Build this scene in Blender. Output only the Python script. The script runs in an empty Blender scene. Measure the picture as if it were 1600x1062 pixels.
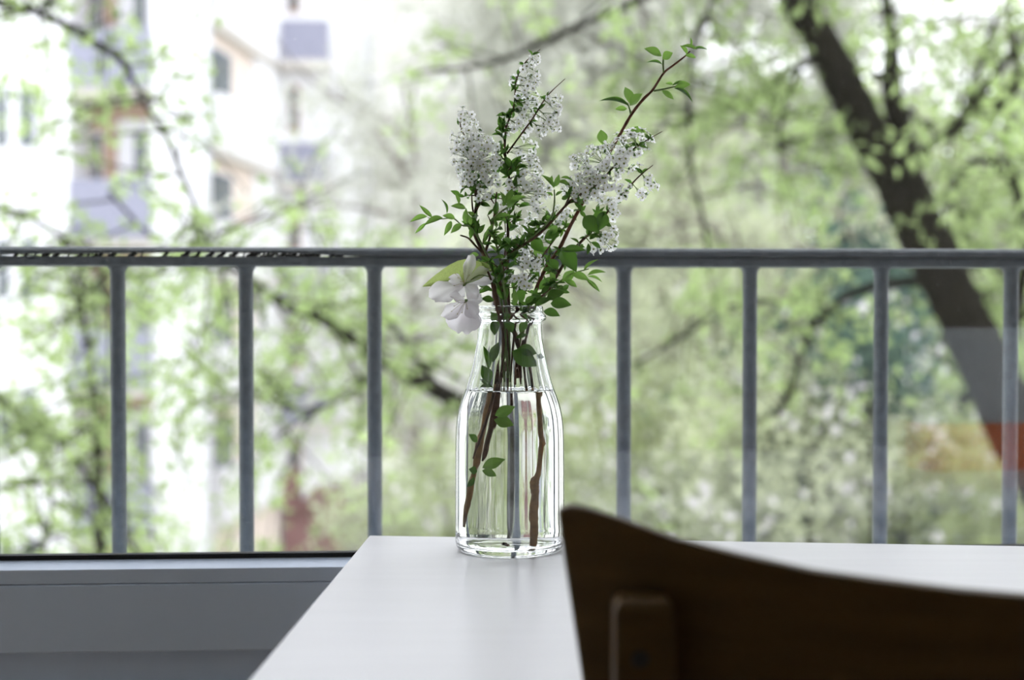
import bpy, math, random
import numpy as np
from mathutils import Vector, Matrix
R = math.radians
V = Vector
random.seed(7)
rng = np.random.default_rng(11)
scn = bpy.context.scene
COL = scn.collection

# ------------------------------------------------------------------ camera, sky, exposure
F = 2000.0                       # focal length in pixels of the 1600 x 1062 frame
CZ = 0.949                       # camera height above the room floor
PITCH = math.atan(41 / F)
camd = bpy.data.cameras.new('camera')
camd.sensor_width = 36.0
camd.lens = F / 1600 * 36
camd.clip_start = 0.02
camd.clip_end = 400
cam = bpy.data.objects.new('camera', camd)
COL.objects.link(cam)
cam.location = (0, 0, CZ)
cam.rotation_euler = (R(90) - PITCH, 0, 0)
camd.dof.use_dof = True
camd.dof.focus_distance = 1.115
camd.dof.aperture_fstop = 45.0 / 12.0
scn.camera = cam

world = bpy.data.worlds.new('overcast_sky')
scn.world = world
world.use_nodes = True
wn = world.node_tree
wn.nodes['Background'].inputs[0].default_value = (0.91, 0.955, 1.0, 1)
wn.nodes['Background'].inputs[1].default_value = 3.65
scn.view_settings.view_transform = 'Standard'
scn.view_settings.look = 'None'
scn.view_settings.gamma = 1
scn.view_settings.exposure = 0.0
scn.view_settings.use_curve_mapping = False
cy = scn.cycles
cy.max_bounces = 14
cy.transmission_bounces = 14
cy.diffuse_bounces = 4
cy.glossy_bounces = 5
cy.transparent_max_bounces = 16
cy.caustics_refractive = True
cy.caustics_reflective = True
cy.sample_clamp_indirect = 8.0
cy.use_denoising = True


def P(px, py, Y):
    """the point at depth Y that lies on the ray of a photograph pixel"""
    x = (px - 800) / F
    zc = -(py - 531) / F
    c, s = math.cos(PITCH), math.sin(PITCH)
    y = c + zc * s
    z = -s + zc * c
    return V((x / y * Y, Y, CZ + z / y * Y))


# ------------------------------------------------------------------ helpers
class MB:
    def __init__(self):
        self.v, self.f, self.m = [], [], []

    def add(self, vs, fs, m=0):
        o = len(self.v)
        self.v += [tuple(x) for x in vs]
        self.f += [tuple(i + o for i in f) for f in fs]
        self.m += [m] * len(fs)
        return self

    def hexa(self, p, m=0):          # eight corners: bottom four, top four
        return self.add(p, [(3, 2, 1, 0), (4, 5, 6, 7), (0, 1, 5, 4), (1, 2, 6, 5), (2, 3, 7, 6), (3, 0, 4, 7)], m)

    def box(self, x0, x1, y0, y1, z0, z1, m=0, fn=None):
        p = [V((x, y, z)) for z in (z0, z1) for x, y in ((x0, y0), (x1, y0), (x1, y1), (x0, y1))]
        if fn:
            p = [fn(*q) for q in p]
        return self.hexa(p, m)

    def tube(self, pts, rad, n=8, m=0, cap=True):
        pts = [V(p) for p in pts]
        if not hasattr(rad, '__len__'):
            rad = [rad] * len(pts)
        vs, fs = [], []
        prev = None
        for i, p in enumerate(pts):
            d = (pts[min(i + 1, len(pts) - 1)] - pts[max(i - 1, 0)])
            d = d.normalized() if d.length > 1e-9 else V((0, 0, 1))
            if prev is None:
                a = V((0, 0, 1)) if abs(d.z) < .9 else V((1, 0, 0))
                prev = (a - d * a.dot(d)).normalized()
            else:
                prev = (prev - d * prev.dot(d)).normalized()
            b = d.cross(prev)
            for k in range(n):
                t = 2 * math.pi * k / n
                vs.append(p + (prev * math.cos(t) + b * math.sin(t)) * rad[i])
        for i in range(len(pts) - 1):
            for k in range(n):
                k2 = (k + 1) % n
                fs.append((i * n + k, i * n + k2, (i + 1) * n + k2, (i + 1) * n + k))
        if cap:
            fs.append(tuple(range(n))[::-1])
            fs.append(tuple((len(pts) - 1) * n + k for k in range(n)))
        return self.add(vs, fs, m)

    def build(self, name, mats, parent=None, smooth=False, bevel=0, auto=None):
        me = bpy.data.meshes.new(name)
        me.from_pydata(self.v, [], self.f)
        if not isinstance(mats, (list, tuple)):
            mats = [mats]
        for m in mats:
            me.materials.append(m)
        if len(mats) > 1:
            me.polygons.foreach_set('material_index', self.m)
        if smooth:
            me.polygons.foreach_set('use_smooth', [True] * len(me.polygons))
        me.update()
        o = bpy.data.objects.new(name, me)
        COL.objects.link(o)
        if parent is not None:
            attach(o, parent)
        if bevel:
            b = o.modifiers.new('bevel', 'BEVEL')
            b.width = bevel
            b.segments = 2
            b.limit_method = 'ANGLE'
        return o


def attach(o, parent):
    o.parent = parent
    if parent.type == 'EMPTY':
        o.matrix_parent_inverse = Matrix.Translation(-parent.location)


def empty(name, loc):
    o = bpy.data.objects.new(name, None)
    o.empty_display_size = .05
    COL.objects.link(o)
    o.location = loc
    return o


def tag(o, label=None, cat=None, group=None, kind=None):
    if label:
        o['label'] = label
    if cat:
        o['category'] = cat
    if group:
        o['group'] = group
    if kind:
        o['kind'] = kind
    return o


def mat(name, col, rough=.6, var=.15, scale=20, bump=0, bscale=None, spec=.4, rand=0, stretch=None,
        trans=None, tfac=.4, metal=0):
    m = bpy.data.materials.new(name)
    m.use_nodes = True
    nt = m.node_tree
    b = nt.nodes['Principled BSDF']
    b.inputs['Roughness'].default_value = rough
    b.inputs['Specular IOR Level'].default_value = spec
    b.inputs['Metallic'].default_value = metal
    tc = nt.nodes.new('ShaderNodeTexCoord')
    mp = nt.nodes.new('ShaderNodeMapping')
    nt.links.new(tc.outputs['Object'], mp.inputs['Vector'])
    if stretch:
        mp.inputs['Scale'].default_value = stretch
    nz = nt.nodes.new('ShaderNodeTexNoise')
    nz.inputs['Scale'].default_value = scale
    nz.inputs['Detail'].default_value = 4
    nt.links.new(mp.outputs[0], nz.inputs['Vector'])
    rp = nt.nodes.new('ShaderNodeMapRange')
    rp.inputs['From Min'].default_value = .25
    rp.inputs['From Max'].default_value = .75
    rp.inputs['To Min'].default_value = 1 - var
    rp.inputs['To Max'].default_value = 1 + var
    nt.links.new(nz.outputs['Fac'], rp.inputs['Value'])
    val = rp.outputs[0]
    if rand:
        oi = nt.nodes.new('ShaderNodeObjectInfo')
        r2 = nt.nodes.new('ShaderNodeMapRange')
        r2.inputs['To Min'].default_value = 1 - rand
        r2.inputs['To Max'].default_value = 1 + rand
        nt.links.new(oi.outputs['Random'], r2.inputs['Value'])
        mu = nt.nodes.new('ShaderNodeMath')
        mu.operation = 'MULTIPLY'
        nt.links.new(val, mu.inputs[0])
        nt.links.new(r2.outputs[0], mu.inputs[1])
        val = mu.outputs[0]
    sc = nt.nodes.new('ShaderNodeVectorMath')
    sc.operation = 'SCALE'
    sc.inputs[0].default_value = col[:3]
    nt.links.new(val, sc.inputs['Scale'])
    nt.links.new(sc.outputs[0], b.inputs['Base Color'])
    if bump:
        bn = nt.nodes.new('ShaderNodeTexNoise')
        bn.inputs['Scale'].default_value = bscale or scale * 3
        bn.inputs['Detail'].default_value = 3
        nt.links.new(mp.outputs[0], bn.inputs['Vector'])
        bp = nt.nodes.new('ShaderNodeBump')
        bp.inputs['Strength'].default_value = bump
        bp.inputs['Distance'].default_value = .002
        nt.links.new(bn.outputs['Fac'], bp.inputs['Height'])
        nt.links.new(bp.outputs[0], b.inputs['Normal'])
    if trans:
        tb = nt.nodes.new('ShaderNodeBsdfTranslucent')
        s2 = nt.nodes.new('ShaderNodeVectorMath')
        s2.operation = 'SCALE'
        s2.inputs[0].default_value = trans[:3]
        nt.links.new(val, s2.inputs['Scale'])
        nt.links.new(s2.outputs[0], tb.inputs['Color'])
        mx = nt.nodes.new('ShaderNodeMixShader')
        mx.inputs[0].default_value = tfac
        nt.links.new(b.outputs[0], mx.inputs[1])
        nt.links.new(tb.outputs[0], mx.inputs[2])
        nt.links.new(mx.outputs[0], nt.nodes['Material Output'].inputs['Surface'])
    return m


def glass(name, ior, col=(1, 1, 1), rough=0):
    m = bpy.data.materials.new(name)
    m.use_nodes = True
    nt = m.node_tree
    nt.nodes.remove(nt.nodes['Principled BSDF'])
    g = nt.nodes.new('ShaderNodeBsdfGlass')
    g.inputs['IOR'].default_value = ior
    g.inputs['Roughness'].default_value = rough
    g.inputs['Color'].default_value = (*col, 1)
    nt.links.new(g.outputs[0], nt.nodes['Material Output'].inputs['Surface'])
    return m


def pane_mat(name, dust=.001):
    m = bpy.data.materials.new(name)
    m.use_nodes = True
    nt = m.node_tree
    nt.nodes.remove(nt.nodes['Principled BSDF'])
    t = nt.nodes.new('ShaderNodeBsdfTransparent')
    t.inputs[0].default_value = (.99, .986, .99, 1)
    g = nt.nodes.new('ShaderNodeBsdfGlossy')
    g.inputs['Roughness'].default_value = 0
    fr = nt.nodes.new('ShaderNodeFresnel')
    ge = nt.nodes.new('ShaderNodeNewGeometry')          # same reflectance on both faces of the thin sheet
    io = nt.nodes.new('ShaderNodeMapRange')
    io.inputs['To Min'].default_value = 1.5
    io.inputs['To Max'].default_value = 1 / 1.5
    nt.links.new(ge.outputs['Backfacing'], io.inputs['Value'])
    nt.links.new(io.outputs[0], fr.inputs[0])
    mx = nt.nodes.new('ShaderNodeMixShader')
    nt.links.new(fr.outputs[0], mx.inputs[0])
    nt.links.new(t.outputs[0], mx.inputs[1])
    nt.links.new(g.outputs[0], mx.inputs[2])
    # a film of dust, thicker in specks
    tr = nt.nodes.new('ShaderNodeBsdfTranslucent')
    tr.inputs[0].default_value = (.9, .9, .88, 1)
    tc = nt.nodes.new('ShaderNodeTexCoord')
    vo = nt.nodes.new('ShaderNodeTexNoise')
    vo.inputs['Scale'].default_value = 260
    nt.links.new(tc.outputs['Object'], vo.inputs['Vector'])
    mr = nt.nodes.new('ShaderNodeMapRange')
    mr.inputs['From Min'].default_value = .74
    mr.inputs['From Max'].default_value = .8
    mr.inputs['To Min'].default_value = dust
    mr.inputs['To Max'].default_value = .2
    nt.links.new(vo.outputs['Fac'], mr.inputs['Value'])
    m2 = nt.nodes.new('ShaderNodeMixShader')
    nt.links.new(mr.outputs[0], m2.inputs[0])
    nt.links.new(mx.outputs[0], m2.inputs[1])
    nt.links.new(tr.outputs[0], m2.inputs[2])
    nt.links.new(m2.outputs[0], nt.nodes['Material Output'].inputs['Surface'])
    return m


M = {}
M['wall'] = mat('wall_paint', (.84, .84, .84), .9, .04, 3, .2, 120)
M['wall_dark'] = mat('dark_wall_paint', (.20, .195, .19), .9, .05, 3)
M['ceiling'] = mat('ceiling_paint', (.88, .88, .88), .9, .03, 3)
M['floor'] = mat('floor_wood', (.50, .40, .30), .45, .25, 4, .1, stretch=(1, 8, 1))
M['pvc'] = mat('window_plastic', (.66, .76, .93), .38, .03, 8)
M['gasket'] = mat('rubber_gasket', (.012, .012, .012), .7, .2, 40)
M['pane'] = pane_mat('window_glass')
M['rail'] = mat('railing_paint', (.080, .094, .104), .5, .28, 90, .5, 300)
M['weld'] = mat('railing_rust', (.03, .03, .028), .8, .3, 200)
M['table'] = mat('table_laminate', (.775, .77, .79), .38, .02, 5, .04, 60, stretch=(1.2, 14, 1))
M['tableleg'] = mat('table_leg_metal', (.5, .5, .5), .4, .03, 5)
M['chair'] = mat('chair_wood', (.066, .036, .009), .45, .25, 9, .05, 60, stretch=(1, 1, 9), spec=.2)
M['screw'] = mat('screw_recess', (.02, .018, .015), .6, .1, 9)

# ------------------------------------------------------------------ the room (window wall turned slightly, right side farther)
AW = R(3.1)
O = V((0, 1.255, 0))
U = V((math.cos(AW), math.sin(AW), 0))
N = V((-math.sin(AW), math.cos(AW), 0))


def W(u, v, z):
    return O + U * u + N * v + V((0, 0, z))


def ray_plane(px, py, v):
    """the (u, z) where a pixel's ray meets the plane at offset v parallel to the window wall"""
    c = V((0, 0, CZ))
    d = P(px, py, 1.0) - c
    t = ((O + N * v) - c).dot(N) / d.dot(N)
    p = c + d * t
    return (p - O).dot(U), p.z


UL, UR, VB, HT = -2.3, 3.0, -3.0, 2.7
WL, WR, WB, WT = -2.1, 2.8, 0.585, 2.6
def room(name, parts, m):
    b = MB()
    for p in parts:
        b.box(*p, fn=W)
    return tag(b.build(name, m), kind='structure')


room('floor', [(UL - .1, UR + .1, VB - .1, .14, -.2, 0)], M['floor'])
room('ceiling', [(UL - .1, UR + .1, VB - .1, .14, HT, HT + .2)], M['ceiling'])
room('wall_front', [(UL, WL, 0, .14, 0, HT), (WR, UR, 0, .14, 0, HT), (WL, WR, 0, .14, 0, WB), (WL, WR, 0, .14, WT, HT)], M['wall'])
room('wall_left', [(UL - .1, UL, VB, .14, 0, HT)], M['wall'])
room('wall_right', [(UR, UR + .1, VB, .14, 0, HT)], M['wall'])
room('wall_back', [(UL - .1, UR + .1, VB - .1, VB, 0, HT)], M['wall_dark'])

# window_1: outer frame, sash with glazing bead, gasket and pane
win = tag(empty('window_1', W((WL + WR) / 2, .03, WB)), kind='structure')
zt = ray_plane(0, 891.5, 0)[1]              # top of the bead's face
zg = ray_plane(0, 913.5, 0)[1]              # the joint below the bead
zb = ray_plane(0, 1021.5, 0)[1]             # lower edge of the sash
zs = ray_plane(0, 876, .024)[1]           # where the bead meets the gasket
zq = ray_plane(0, 867, .028)[1]           # top of the gasket
b = MB()
ff = .014
b.box(WL, WR, ff, .1, WB, zb - .0005, fn=W)
b.box(WL, WR, ff, .1, WT - .05, WT, fn=W)
b.box(WL, WL + .05, ff, .1, zb - .0005, WT - .05, fn=W)
b.box(WR - .05, WR, ff, .1, zb - .0005, WT - .05, fn=W)
b.build('outer_frame', M['pvc'], win, bevel=.002)
sl, sr, st = WL + .035, WR - .035, WT - .035
b = MB()
b.box(sl, sr, 0, .06, zb, zg - .0008, fn=W)
b.box(sl, sr, 0, .06, st - .08, st, fn=W)
b.box(sl, sl + .08, 0, .06, zg - .0008, st - .08, fn=W)
b.box(sr - .08, sr, 0, .06, zg - .0008, st - .08, fn=W)
b.build('sash', M['pvc'], win, bevel=.0015)
b = MB()
for a, c in ((sl + .08, sr - .08),):
    p = [W(a, .001, zg), W(c, .001, zg), W(c, .05, zg), W(a, .05, zg),
         W(a, .001, zt), W(c, .001, zt), W(c, .024, zs), W(a, .024, zs)]
    b.hexa(p)
b.build('glazing_bead', M['pvc'], win)
b = MB()
b.box(sl + .08, sr - .08, .0242, .034, zs - .004, zq, fn=W)
b.build('gasket', M['gasket'], win)
b = MB()
b.box(sl + .07, sr - .07, .0295, .0335, zs - .002, st - .07, fn=W)
b.build('pane', M['pane'], win)
MB().box(sl + .07, sr - .07, .0455, .0495, zs - .002, st - .07, fn=W).build('pane', M['pane'], win)

# ------------------------------------------------------------------ balcony railing outside the window
RV = .195
rail = tag(empty('balcony_railing', W(0, RV, 0)), 'grey painted metal balcony railing with round vertical bars outside the window', 'railing')
def rl(px, py):
    u, z = ray_plane(px, py, RV)
    return u, z
u0, u1 = -2.2, 2.9
zt0 = (rl(0, 384)[1] + rl(1600, 391.5)[1]) / 2
zm0 = (rl(0, 399)[1] + rl(1600, 406)[1]) / 2
zl0 = (rl(0, 414)[1] + rl(1600, 420)[1]) / 2
gu = [rl(x, 400)[0] for x in (-300, 0, 150, 290, 420, 500, 575)]
gap = [.0022, .0022, .0030, .0052, .0042, .0026, .0]
us = [u0] + gu + [gu[-1] + .15, u1]
gp = [.002] + gap + [0, 0]
# hand rail: a rounded cap bar, its underside worn away from the bar below on the left
b = MB()
hw = .019
prof = lambda g: [(-hw, zm0 + g + .0008), (-hw, zt0 - .004), (-hw + .003, zt0 - .001), (-hw + .008, zt0), (hw - .008, zt0), (hw - .003, zt0 - .001), (hw, zt0 - .004), (hw, zm0 + g + .0008)]
vs, fs = [], []
for i, u in enumerate(us):
    vs += [W(u, RV + q[0], q[1] - .004 * (0 if i else 0)) for q in prof(gp[i])]
for i in range(len(us) - 1):
    for k in range(8):
        k2 = (k + 1) % 8
        fs.append((i * 8 + k, i * 8 + k2, (i + 1) * 8 + k2, (i + 1) * 8 + k))
fs += [tuple(range(8)), tuple((len(us) - 1) * 8 + k for k in range(8))[::-1]]
b.add(vs, fs).build('hand_rail', M['rail'], rail)
b = MB()
b.box(u0, u1, RV - .0165, RV + .0165, zl0, zm0, fn=W)
b.build('lower_rail', M['rail'], rail, bevel=.002)
rr = random.Random(3)
for x in list(range(-60, 540, 17)) + [140, 147, 151, 290, 395, 400, 408, 417, 425, 433, 446, 455, 462, 470, 478, 489, 497, 503, 515, 520, 530]:
    if 152 < x < 285 and rr.random() < .8:
        continue
    u = rl(x + rr.uniform(-5, 5), 400)[0]
    w = rr.uniform(.001, .004)
    g = float(np.interp(u, us, gp))
    b = MB()
    b.tube([W(u - w, RV - .010, zm0 - .001), W(u, RV - .0105, zm0 + g * .5), W(u + w * .6, RV - .010, zm0 + g + .0012)], [w, w * .6, w * .9], 6)
    b.build('weld_spot', M['weld'], rail, smooth=True)
for px in (-1220, -1020, -820, -620, -420, -218, -16, 184, 384, 585, 780, 975, 1172, 1377, 1580, 1785, 1990, 2200, 2410, 2620, 2830, 3040):
    u = rl(px, 420)[0]
    b = MB()
    rr_ = .0083
    zb0 = rl(px, 415)[1] * 0 + zl0
    b.tube([W(u, RV, .04), W(u, RV, zb0 - .007), W(u, RV, zb0 - .003), W(u, RV, zb0 + .001)], [rr_, rr_, rr_ * 1.15, rr_ * 1.6], 14)
    b.build('baluster', M['rail'], rail, smooth=True)
b = MB()
b.box(u0, u1, RV - .012, RV + .012, .02, .05, fn=W)
b.build('bottom_rail', M['rail'], rail, bevel=.002)
for u in (u0 + .02, u1 - .02):
    for z in (.1, zl0 - .03):
        MB().box(u - .015, u + .015, .13, RV, z - .012, z + .012, fn=W).build('wall_bracket', M['rail'], rail)

# ------------------------------------------------------------------ table
ZT = .74
def T(px, py):
    c = V((0, 0, CZ))
    d = P(px, py, 1.0) - c
    t = (ZT - CZ) / d.z
    return c + d * t


tbl, tb2 = T(577, 836), T(1600, 852.5)
tfl = T(388, 1062)
e = (tb2 - tbl).normalized()
f_ = (tfl - tbl).normalized()
A = tbl
B = tbl + e * 1.20
L = .497
Cc = A + f_ * L
D = B + f_ * L
table = tag(empty('dining_table', V(((A + B + Cc + D) / 4).to_tuple()[:2] + (0,))), 'white laminate dining table standing at the window, holding the bottle', 'table')
def quad_slab(p, z0, z1):
    return [V((q.x, q.y, z)) for z in (z0, z1) for q in p]
b = MB()
b.hexa(quad_slab([Cc, D, B, A], ZT - .026, ZT))
b.build('tabletop', M['table'], table, bevel=.0015)
cen = (A + B + Cc + D) / 4
def inset(p, k):
    return cen + (p - cen) * k
b = MB()
ci = [cen + (q - cen) * 1.0 for q in (Cc, D, B, A)]
def lerp4(s, t):
    return (Cc * (1 - s) + D * s) * (1 - t) + (A * (1 - s) + B * s) * t
for s, t in ((.03, .08), (.97, .08), (.97, .93), (.03, .93)):
    c = lerp4(s, t)
    MB().box(c.x - .02, c.x + .02, c.y - .02, c.y + .02, 0, ZT - .026).build('table_leg', M['tableleg'], table, bevel=.002)
for t in (.90,):
    p0, p1 = lerp4(.05, t), lerp4(.95, t)
    dd = V((0, .009, 0))
    MB().hexa(quad_slab([p0 - dd, p1 - dd, p1 + dd, p0 + dd], ZT - .09, ZT - .026)).build('apron', M['table'], table)

# a carton on the far end of the table: only its mirror image in the pane is in view
M['carton_grey'] = mat('pale_grey_card', (.50, .55, .58), .6, .06, 12)
M['carton_red'] = mat('orange_red_card', (.80, .16, .035), .55, .10, 30)
car = tag(empty('carton', (.66, .93, ZT)), 'grey and orange-red carton on the table, mirrored in the pane at right', 'carton')
MB().box(.585, .83, .90, .955, ZT + .063, ZT + .19).build('body', M['carton_grey'], car, bevel=.003)
MB().box(.58, .84, .895, .96, ZT + .0, ZT + .0625).build('lower_tray', M['carton_red'], car, bevel=.004)

# ------------------------------------------------------------------ chair pushed up to the table, its curved back towards us
CX = .262
HW = .237
chair = tag(empty('chair', (CX, .8, 0)), 'dark brown wooden chair with curved plywood back, pushed up to the table', 'chair')
def back_y(x):
    s = (x - CX) / HW
    return .628 + .062 * min(1.2, s * s)
trace = [(871.5, 801), (880, 793.5), (893, 790), (915, 793), (967, 809), (1056, 842), (1150, 866), (1272, 893), (1389, 909), (1506, 923), (1640, 934)]
top = []
for px, py in trace:
    Y = .69
    for _ in range(12):
        p = P(px, py, Y)
        Y = back_y(p.x)
    top.append((p.x, p.z))
low_x0 = P(911, 1060, .69).x
full_x = [t[0] for t in top]
full_z = [t[1] for t in top]
xs = np.linspace(0, 1, 41) ** 1.0
b = MB()
ZLOW = .655
th = .011
nz = 10
cols = []
samples = []
for i in range(len(top) - 1):
    k = 1 if i < 3 else 4
    for j in range(k):
        s = j / k
        samples.append((top[i][0] * (1 - s) + top[i + 1][0] * s, top[i][1] * (1 - s) + top[i + 1][1] * s))
samples = [q for q in samples if q[0] < CX - .002]
samples += [(CX, float(np.interp(CX, full_x, full_z)))]
samples += [(2 * CX - x, z) for x, z in samples[-2::-1]]
x_l = samples[0][0]
for (x, zt_) in samples:
    s = (x - CX) / (CX - x_l)
    col = []
    for j in range(nz + 1):
        t = j / nz
        z = ZLOW + (zt_ - ZLOW) * t
        shrink = 1 - (top[0][1] - z) * .62 if z < top[0][1] else 1
        xx = CX + (x - CX) * shrink
        yy = back_y(xx) - .015 * (z - .75) / .1 * 0
        col.append((xx, yy, z))
    cols.append(col)
nc = len(cols)
vs = []
for off in (0, th):
    for c in cols:
        vs += [(x, y + off, z) for x, y, z in c]
fs = []
h = nz + 1
o2 = nc * h
for i in range(nc - 1):
    for j in range(nz):
        a, b_, c_, d_ = i * h + j, (i + 1) * h + j, (i + 1) * h + j + 1, i * h + j + 1
        fs += [(a, b_, c_, d_), (o2 + d_, o2 + c_, o2 + b_, o2 + a)]
    fs.append((i * h + nz, (i + 1) * h + nz, o2 + (i + 1) * h + nz, o2 + i * h + nz))
    fs.append((o2 + i * h, o2 + (i + 1) * h, (i + 1) * h, i * h))
for i, fl in ((0, 0), (nc - 1, 1)):
    for j in range(nz):
        q = (i * h + j, i * h + j + 1, o2 + i * h + j + 1, o2 + i * h + j)
        fs.append(q[::-1] if fl else q)
MB().add(vs, fs).build('backrest', M['chair'], chair, bevel=.002)
pw = .0305
for sgn in (-1, 1):
    xc = P(1013, 933, .628).x if sgn < 0 else 2 * CX - P(1013, 933, .628).x
    yb = back_y(xc) - .0005
    ztp = P(1003, 935, yb - .02).z
    b = MB()
    pth = [(xc, yb - .014, ztp), (xc, yb - .014, .60), (xc, yb - .01, .45), (xc, yb - .03, 0)]
    sec = []
    rows = [(ztp - .004, .010, pw / 2 - .002, yb - .028), (ztp, .012, pw / 2 - .004, yb - .024)]
    vs, fs = [], []
    lev = [(0, -.03), (.44, -.002), (.60, 0), (ztp - .006, 0), (ztp - .002, .0015), (ztp, .004)]
    for z, dy in lev:
        w = pw / 2 - (0.0 if z < ztp - .004 else (.0015 if z < ztp else .004))
        y0 = yb - .027 + dy
        y1 = yb + min(dy, 0)
        vs += [(xc - w, y0, z), (xc + w, y0, z), (xc + w, y1, z), (xc - w, y1, z)]
    for i in range(len(lev) - 1):
        for k in range(4):
            k2 = (k + 1) % 4
            fs.append((i * 4 + k, i * 4 + k2, (i + 1) * 4 + k2, (i + 1) * 4 + k))
    fs += [(3, 2, 1, 0), tuple((len(lev) - 1) * 4 + k for k in range(4))]
    post = MB().add(vs, fs).build('back_post', M['chair'], chair, bevel=.0012)
    q = P(1000, 1030, yb - .0271)
    zz = q.z
    sx = q.x if sgn < 0 else 2 * CX - q.x
    MB().tube([(sx, yb - .0285, zz), (sx, yb - .0268, zz)], [.0042, .0046], 12).build('screw', M['screw'], post)
b = MB()
sy0, sy1 = .665, 1.03
vs, fs = [], []
sx_ = CX - .20
pts = []
for i in range(24):
    t = 2 * math.pi * i / 24
    cx_, sy_ = math.cos(t), math.sin(t)
    pts.append((CX + .195 * math.copysign(abs(cx_) ** .35, cx_), (sy0 + sy1) / 2 + (sy1 - sy0) / 2 * math.copysign(abs(sy_) ** .35, sy_)))
for z in (.43, .45):
    vs += [(x, y, z) for x, y in pts]
fs = [tuple(range(24))[::-1], tuple(range(24, 48))] + [(i, (i + 1) % 24, 24 + (i + 1) % 24, 24 + i) for i in range(24)]
MB().add(vs, fs).build('seat', M['chair'], chair, bevel=.003)
for x in (CX - .165, CX + .165):
    MB().tube([(x, .99, 0), (x, .985, .43)], [.014, .018], 10).build('front_leg', M['chair'], chair, smooth=True)
    MB().box(x - .01, x + .01, .65, .985, .36, .40).build('seat_rail', M['chair'], chair)
MB().box(CX - .165, CX + .165, .975, .995, .36, .40).build('seat_rail', M['chair'], chair)

# ------------------------------------------------------------------ glass bottle and its water
BY = 1.13
SC = BY / F
BC = T(796.5, 860.5)
BC = V((BC.x, BY, ZT))
M['glass'] = glass('clear_glass', 1.5, (.985, .992, .988))
M['water_side'] = glass('water_in_glass', 1.333 / 1.5, (1, 1, 1))
M['water_top'] = glass('water_surface', 1.333, (1, 1, 1))
def pz(y):
    return (860.5 - y) * SC
outer = [(0, pz(860.5) + .0012), (60, .0012), (70, .0004), (76, .0004), (80, .0016), (83.5, .0042), (85.3, .009), (85.6, .016)]
outer = [(r * SC, z) for r, z in outer]
outer += [(r * SC, pz(y)) for r, y in ((85.4, 800), (85.3, 740), (85, 690), (84.2, 668), (82.5, 652), (80, 639), (76.5, 627), (72.5, 616), (68.5, 606), (65, 594), (61, 580), (57.2, 563), (53.6, 545), (51, 530), (49.8, 516), (49.4, 506), (49.8, 502.5))]
lip = [(53, 502), (56, 500.3), (57.2, 497), (56.4, 493.5), (54, 491.2), (52.6, 489.5), (52.4, 485), (52, 480.5), (50.5, 478.3), (48, 478.6), (46.4, 481)]
outer += [(r * SC, pz(y)) for r, y in lip]
WATER = 609.0
tk = 4.6
inner_hi = [(46.6, 490), (46.4, 502), (46.7, 516), (48, 530), (50.7, 545), (54.3, 563), (58.1, 580), (62, 594), (66.6, 607.5), (67.2, WATER)]
inner_lo = [(67.2, WATER), (69.8, 616), (73.7, 627), (77.1, 639), (79.6, 652), (81.2, 668), (82, 690), (82.3, 740), (82.4, 800), (82.3, 838), (81, 844), (77, 847.5), (68, 849.3), (50, 848.8), (25, 847.6), (0, 847)]
NS = 144
def rib(th, z):
    k = max(0, min(1, (pz(540) - z) / .02)) * max(0, min(1, (z - .012) / .008))
    return (math.sin(th * 24) * .00024 + math.sin(th * 13 + 1) * .00010 + math.sin(th * 36 + 2) * .00017) * (k * .85 + .15)


def lathe(profile, ribbed):
    vs, fs = [], []
    rows = []
    for r, z in profile:
        if r < 1e-7:
            rows.append([len(vs)])
            vs.append((BC.x, BC.y, BC.z + z))
        else:
            row = []
            for k in range(NS):
                t = 2 * math.pi * k / NS
                rr_ = r + (rib(t, z) if ribbed else .0)
                row.append(len(vs))
                vs.append((BC.x + rr_ * math.cos(t), BC.y + rr_ * math.sin(t), BC.z + z))
            rows.append(row)
    for a, c in zip(rows, rows[1:]):
        for k in range(NS):
            k2 = (k + 1) % NS
            if len(a) == 1:
                fs.append((a[0], c[k2], c[k]))
            elif len(c) == 1:
                fs.append((a[k], a[k2], c[0]))
            else:
                fs.append((a[k], a[k2], c[k2], c[k]))
    return vs, fs, rows


def smooth_profile(p, n=3):
    out = []
    for i in range(len(p) - 1):
        p0, p1, p2, p3 = p[max(i - 1, 0)], p[i], p[i + 1], p[min(i + 2, len(p) - 1)]
        for k in range(n):
            t = k / n
            q = []
            for c in (0, 1):
                m1, m2 = (p2[c] - p0[c]) / 2, (p3[c] - p1[c]) / 2
                q.append((2 * t**3 - 3 * t**2 + 1) * p1[c] + (t**3 - 2 * t**2 + t) * m1 + (-2 * t**3 + 3 * t**2) * p2[c] + (t**3 - t**2) * m2)
            out.append((max(q[0], 0), q[1]))
    out.append(p[-1])
    return out


bottle = tag(empty('glass_bottle', BC), 'clear glass milk bottle used as a vase, half full of water', 'bottle')
ih = [(r * SC, pz(y)) for r, y in inner_hi]
vo_, fo_, _ = lathe(outer, False)
MB().add(vo_, fo_).build('bottle_wall', M['glass'], bottle, smooth=True)
bw = bottle.children[0]
vi_, fi_, _ = lathe([outer[-1]] + smooth_profile(ih, 2), True)
# the wall below the lip joins the inner face: one glass surface
me = bw.data
bm_ = MB()
bm_.add(vo_, fo_)
bm_.add(vi_, fi_)
nm = bpy.data.meshes.new('bottle_wall')
nm.from_pydata(bm_.v, [], bm_.f)
nm.materials.append(M['glass'])
nm.polygons.foreach_set('use_smooth', [True] * len(nm.polygons))
bw.data = nm
il = [(r * SC, pz(y)) for r, y in inner_lo]
vl, fl, rows = lathe(smooth_profile(il, 2), True)
fl = [tuple(reversed(f)) for f in fl]          # normals point out of the water into the glass
mb = MB()
mb.add(vl, fl, 0)
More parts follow.
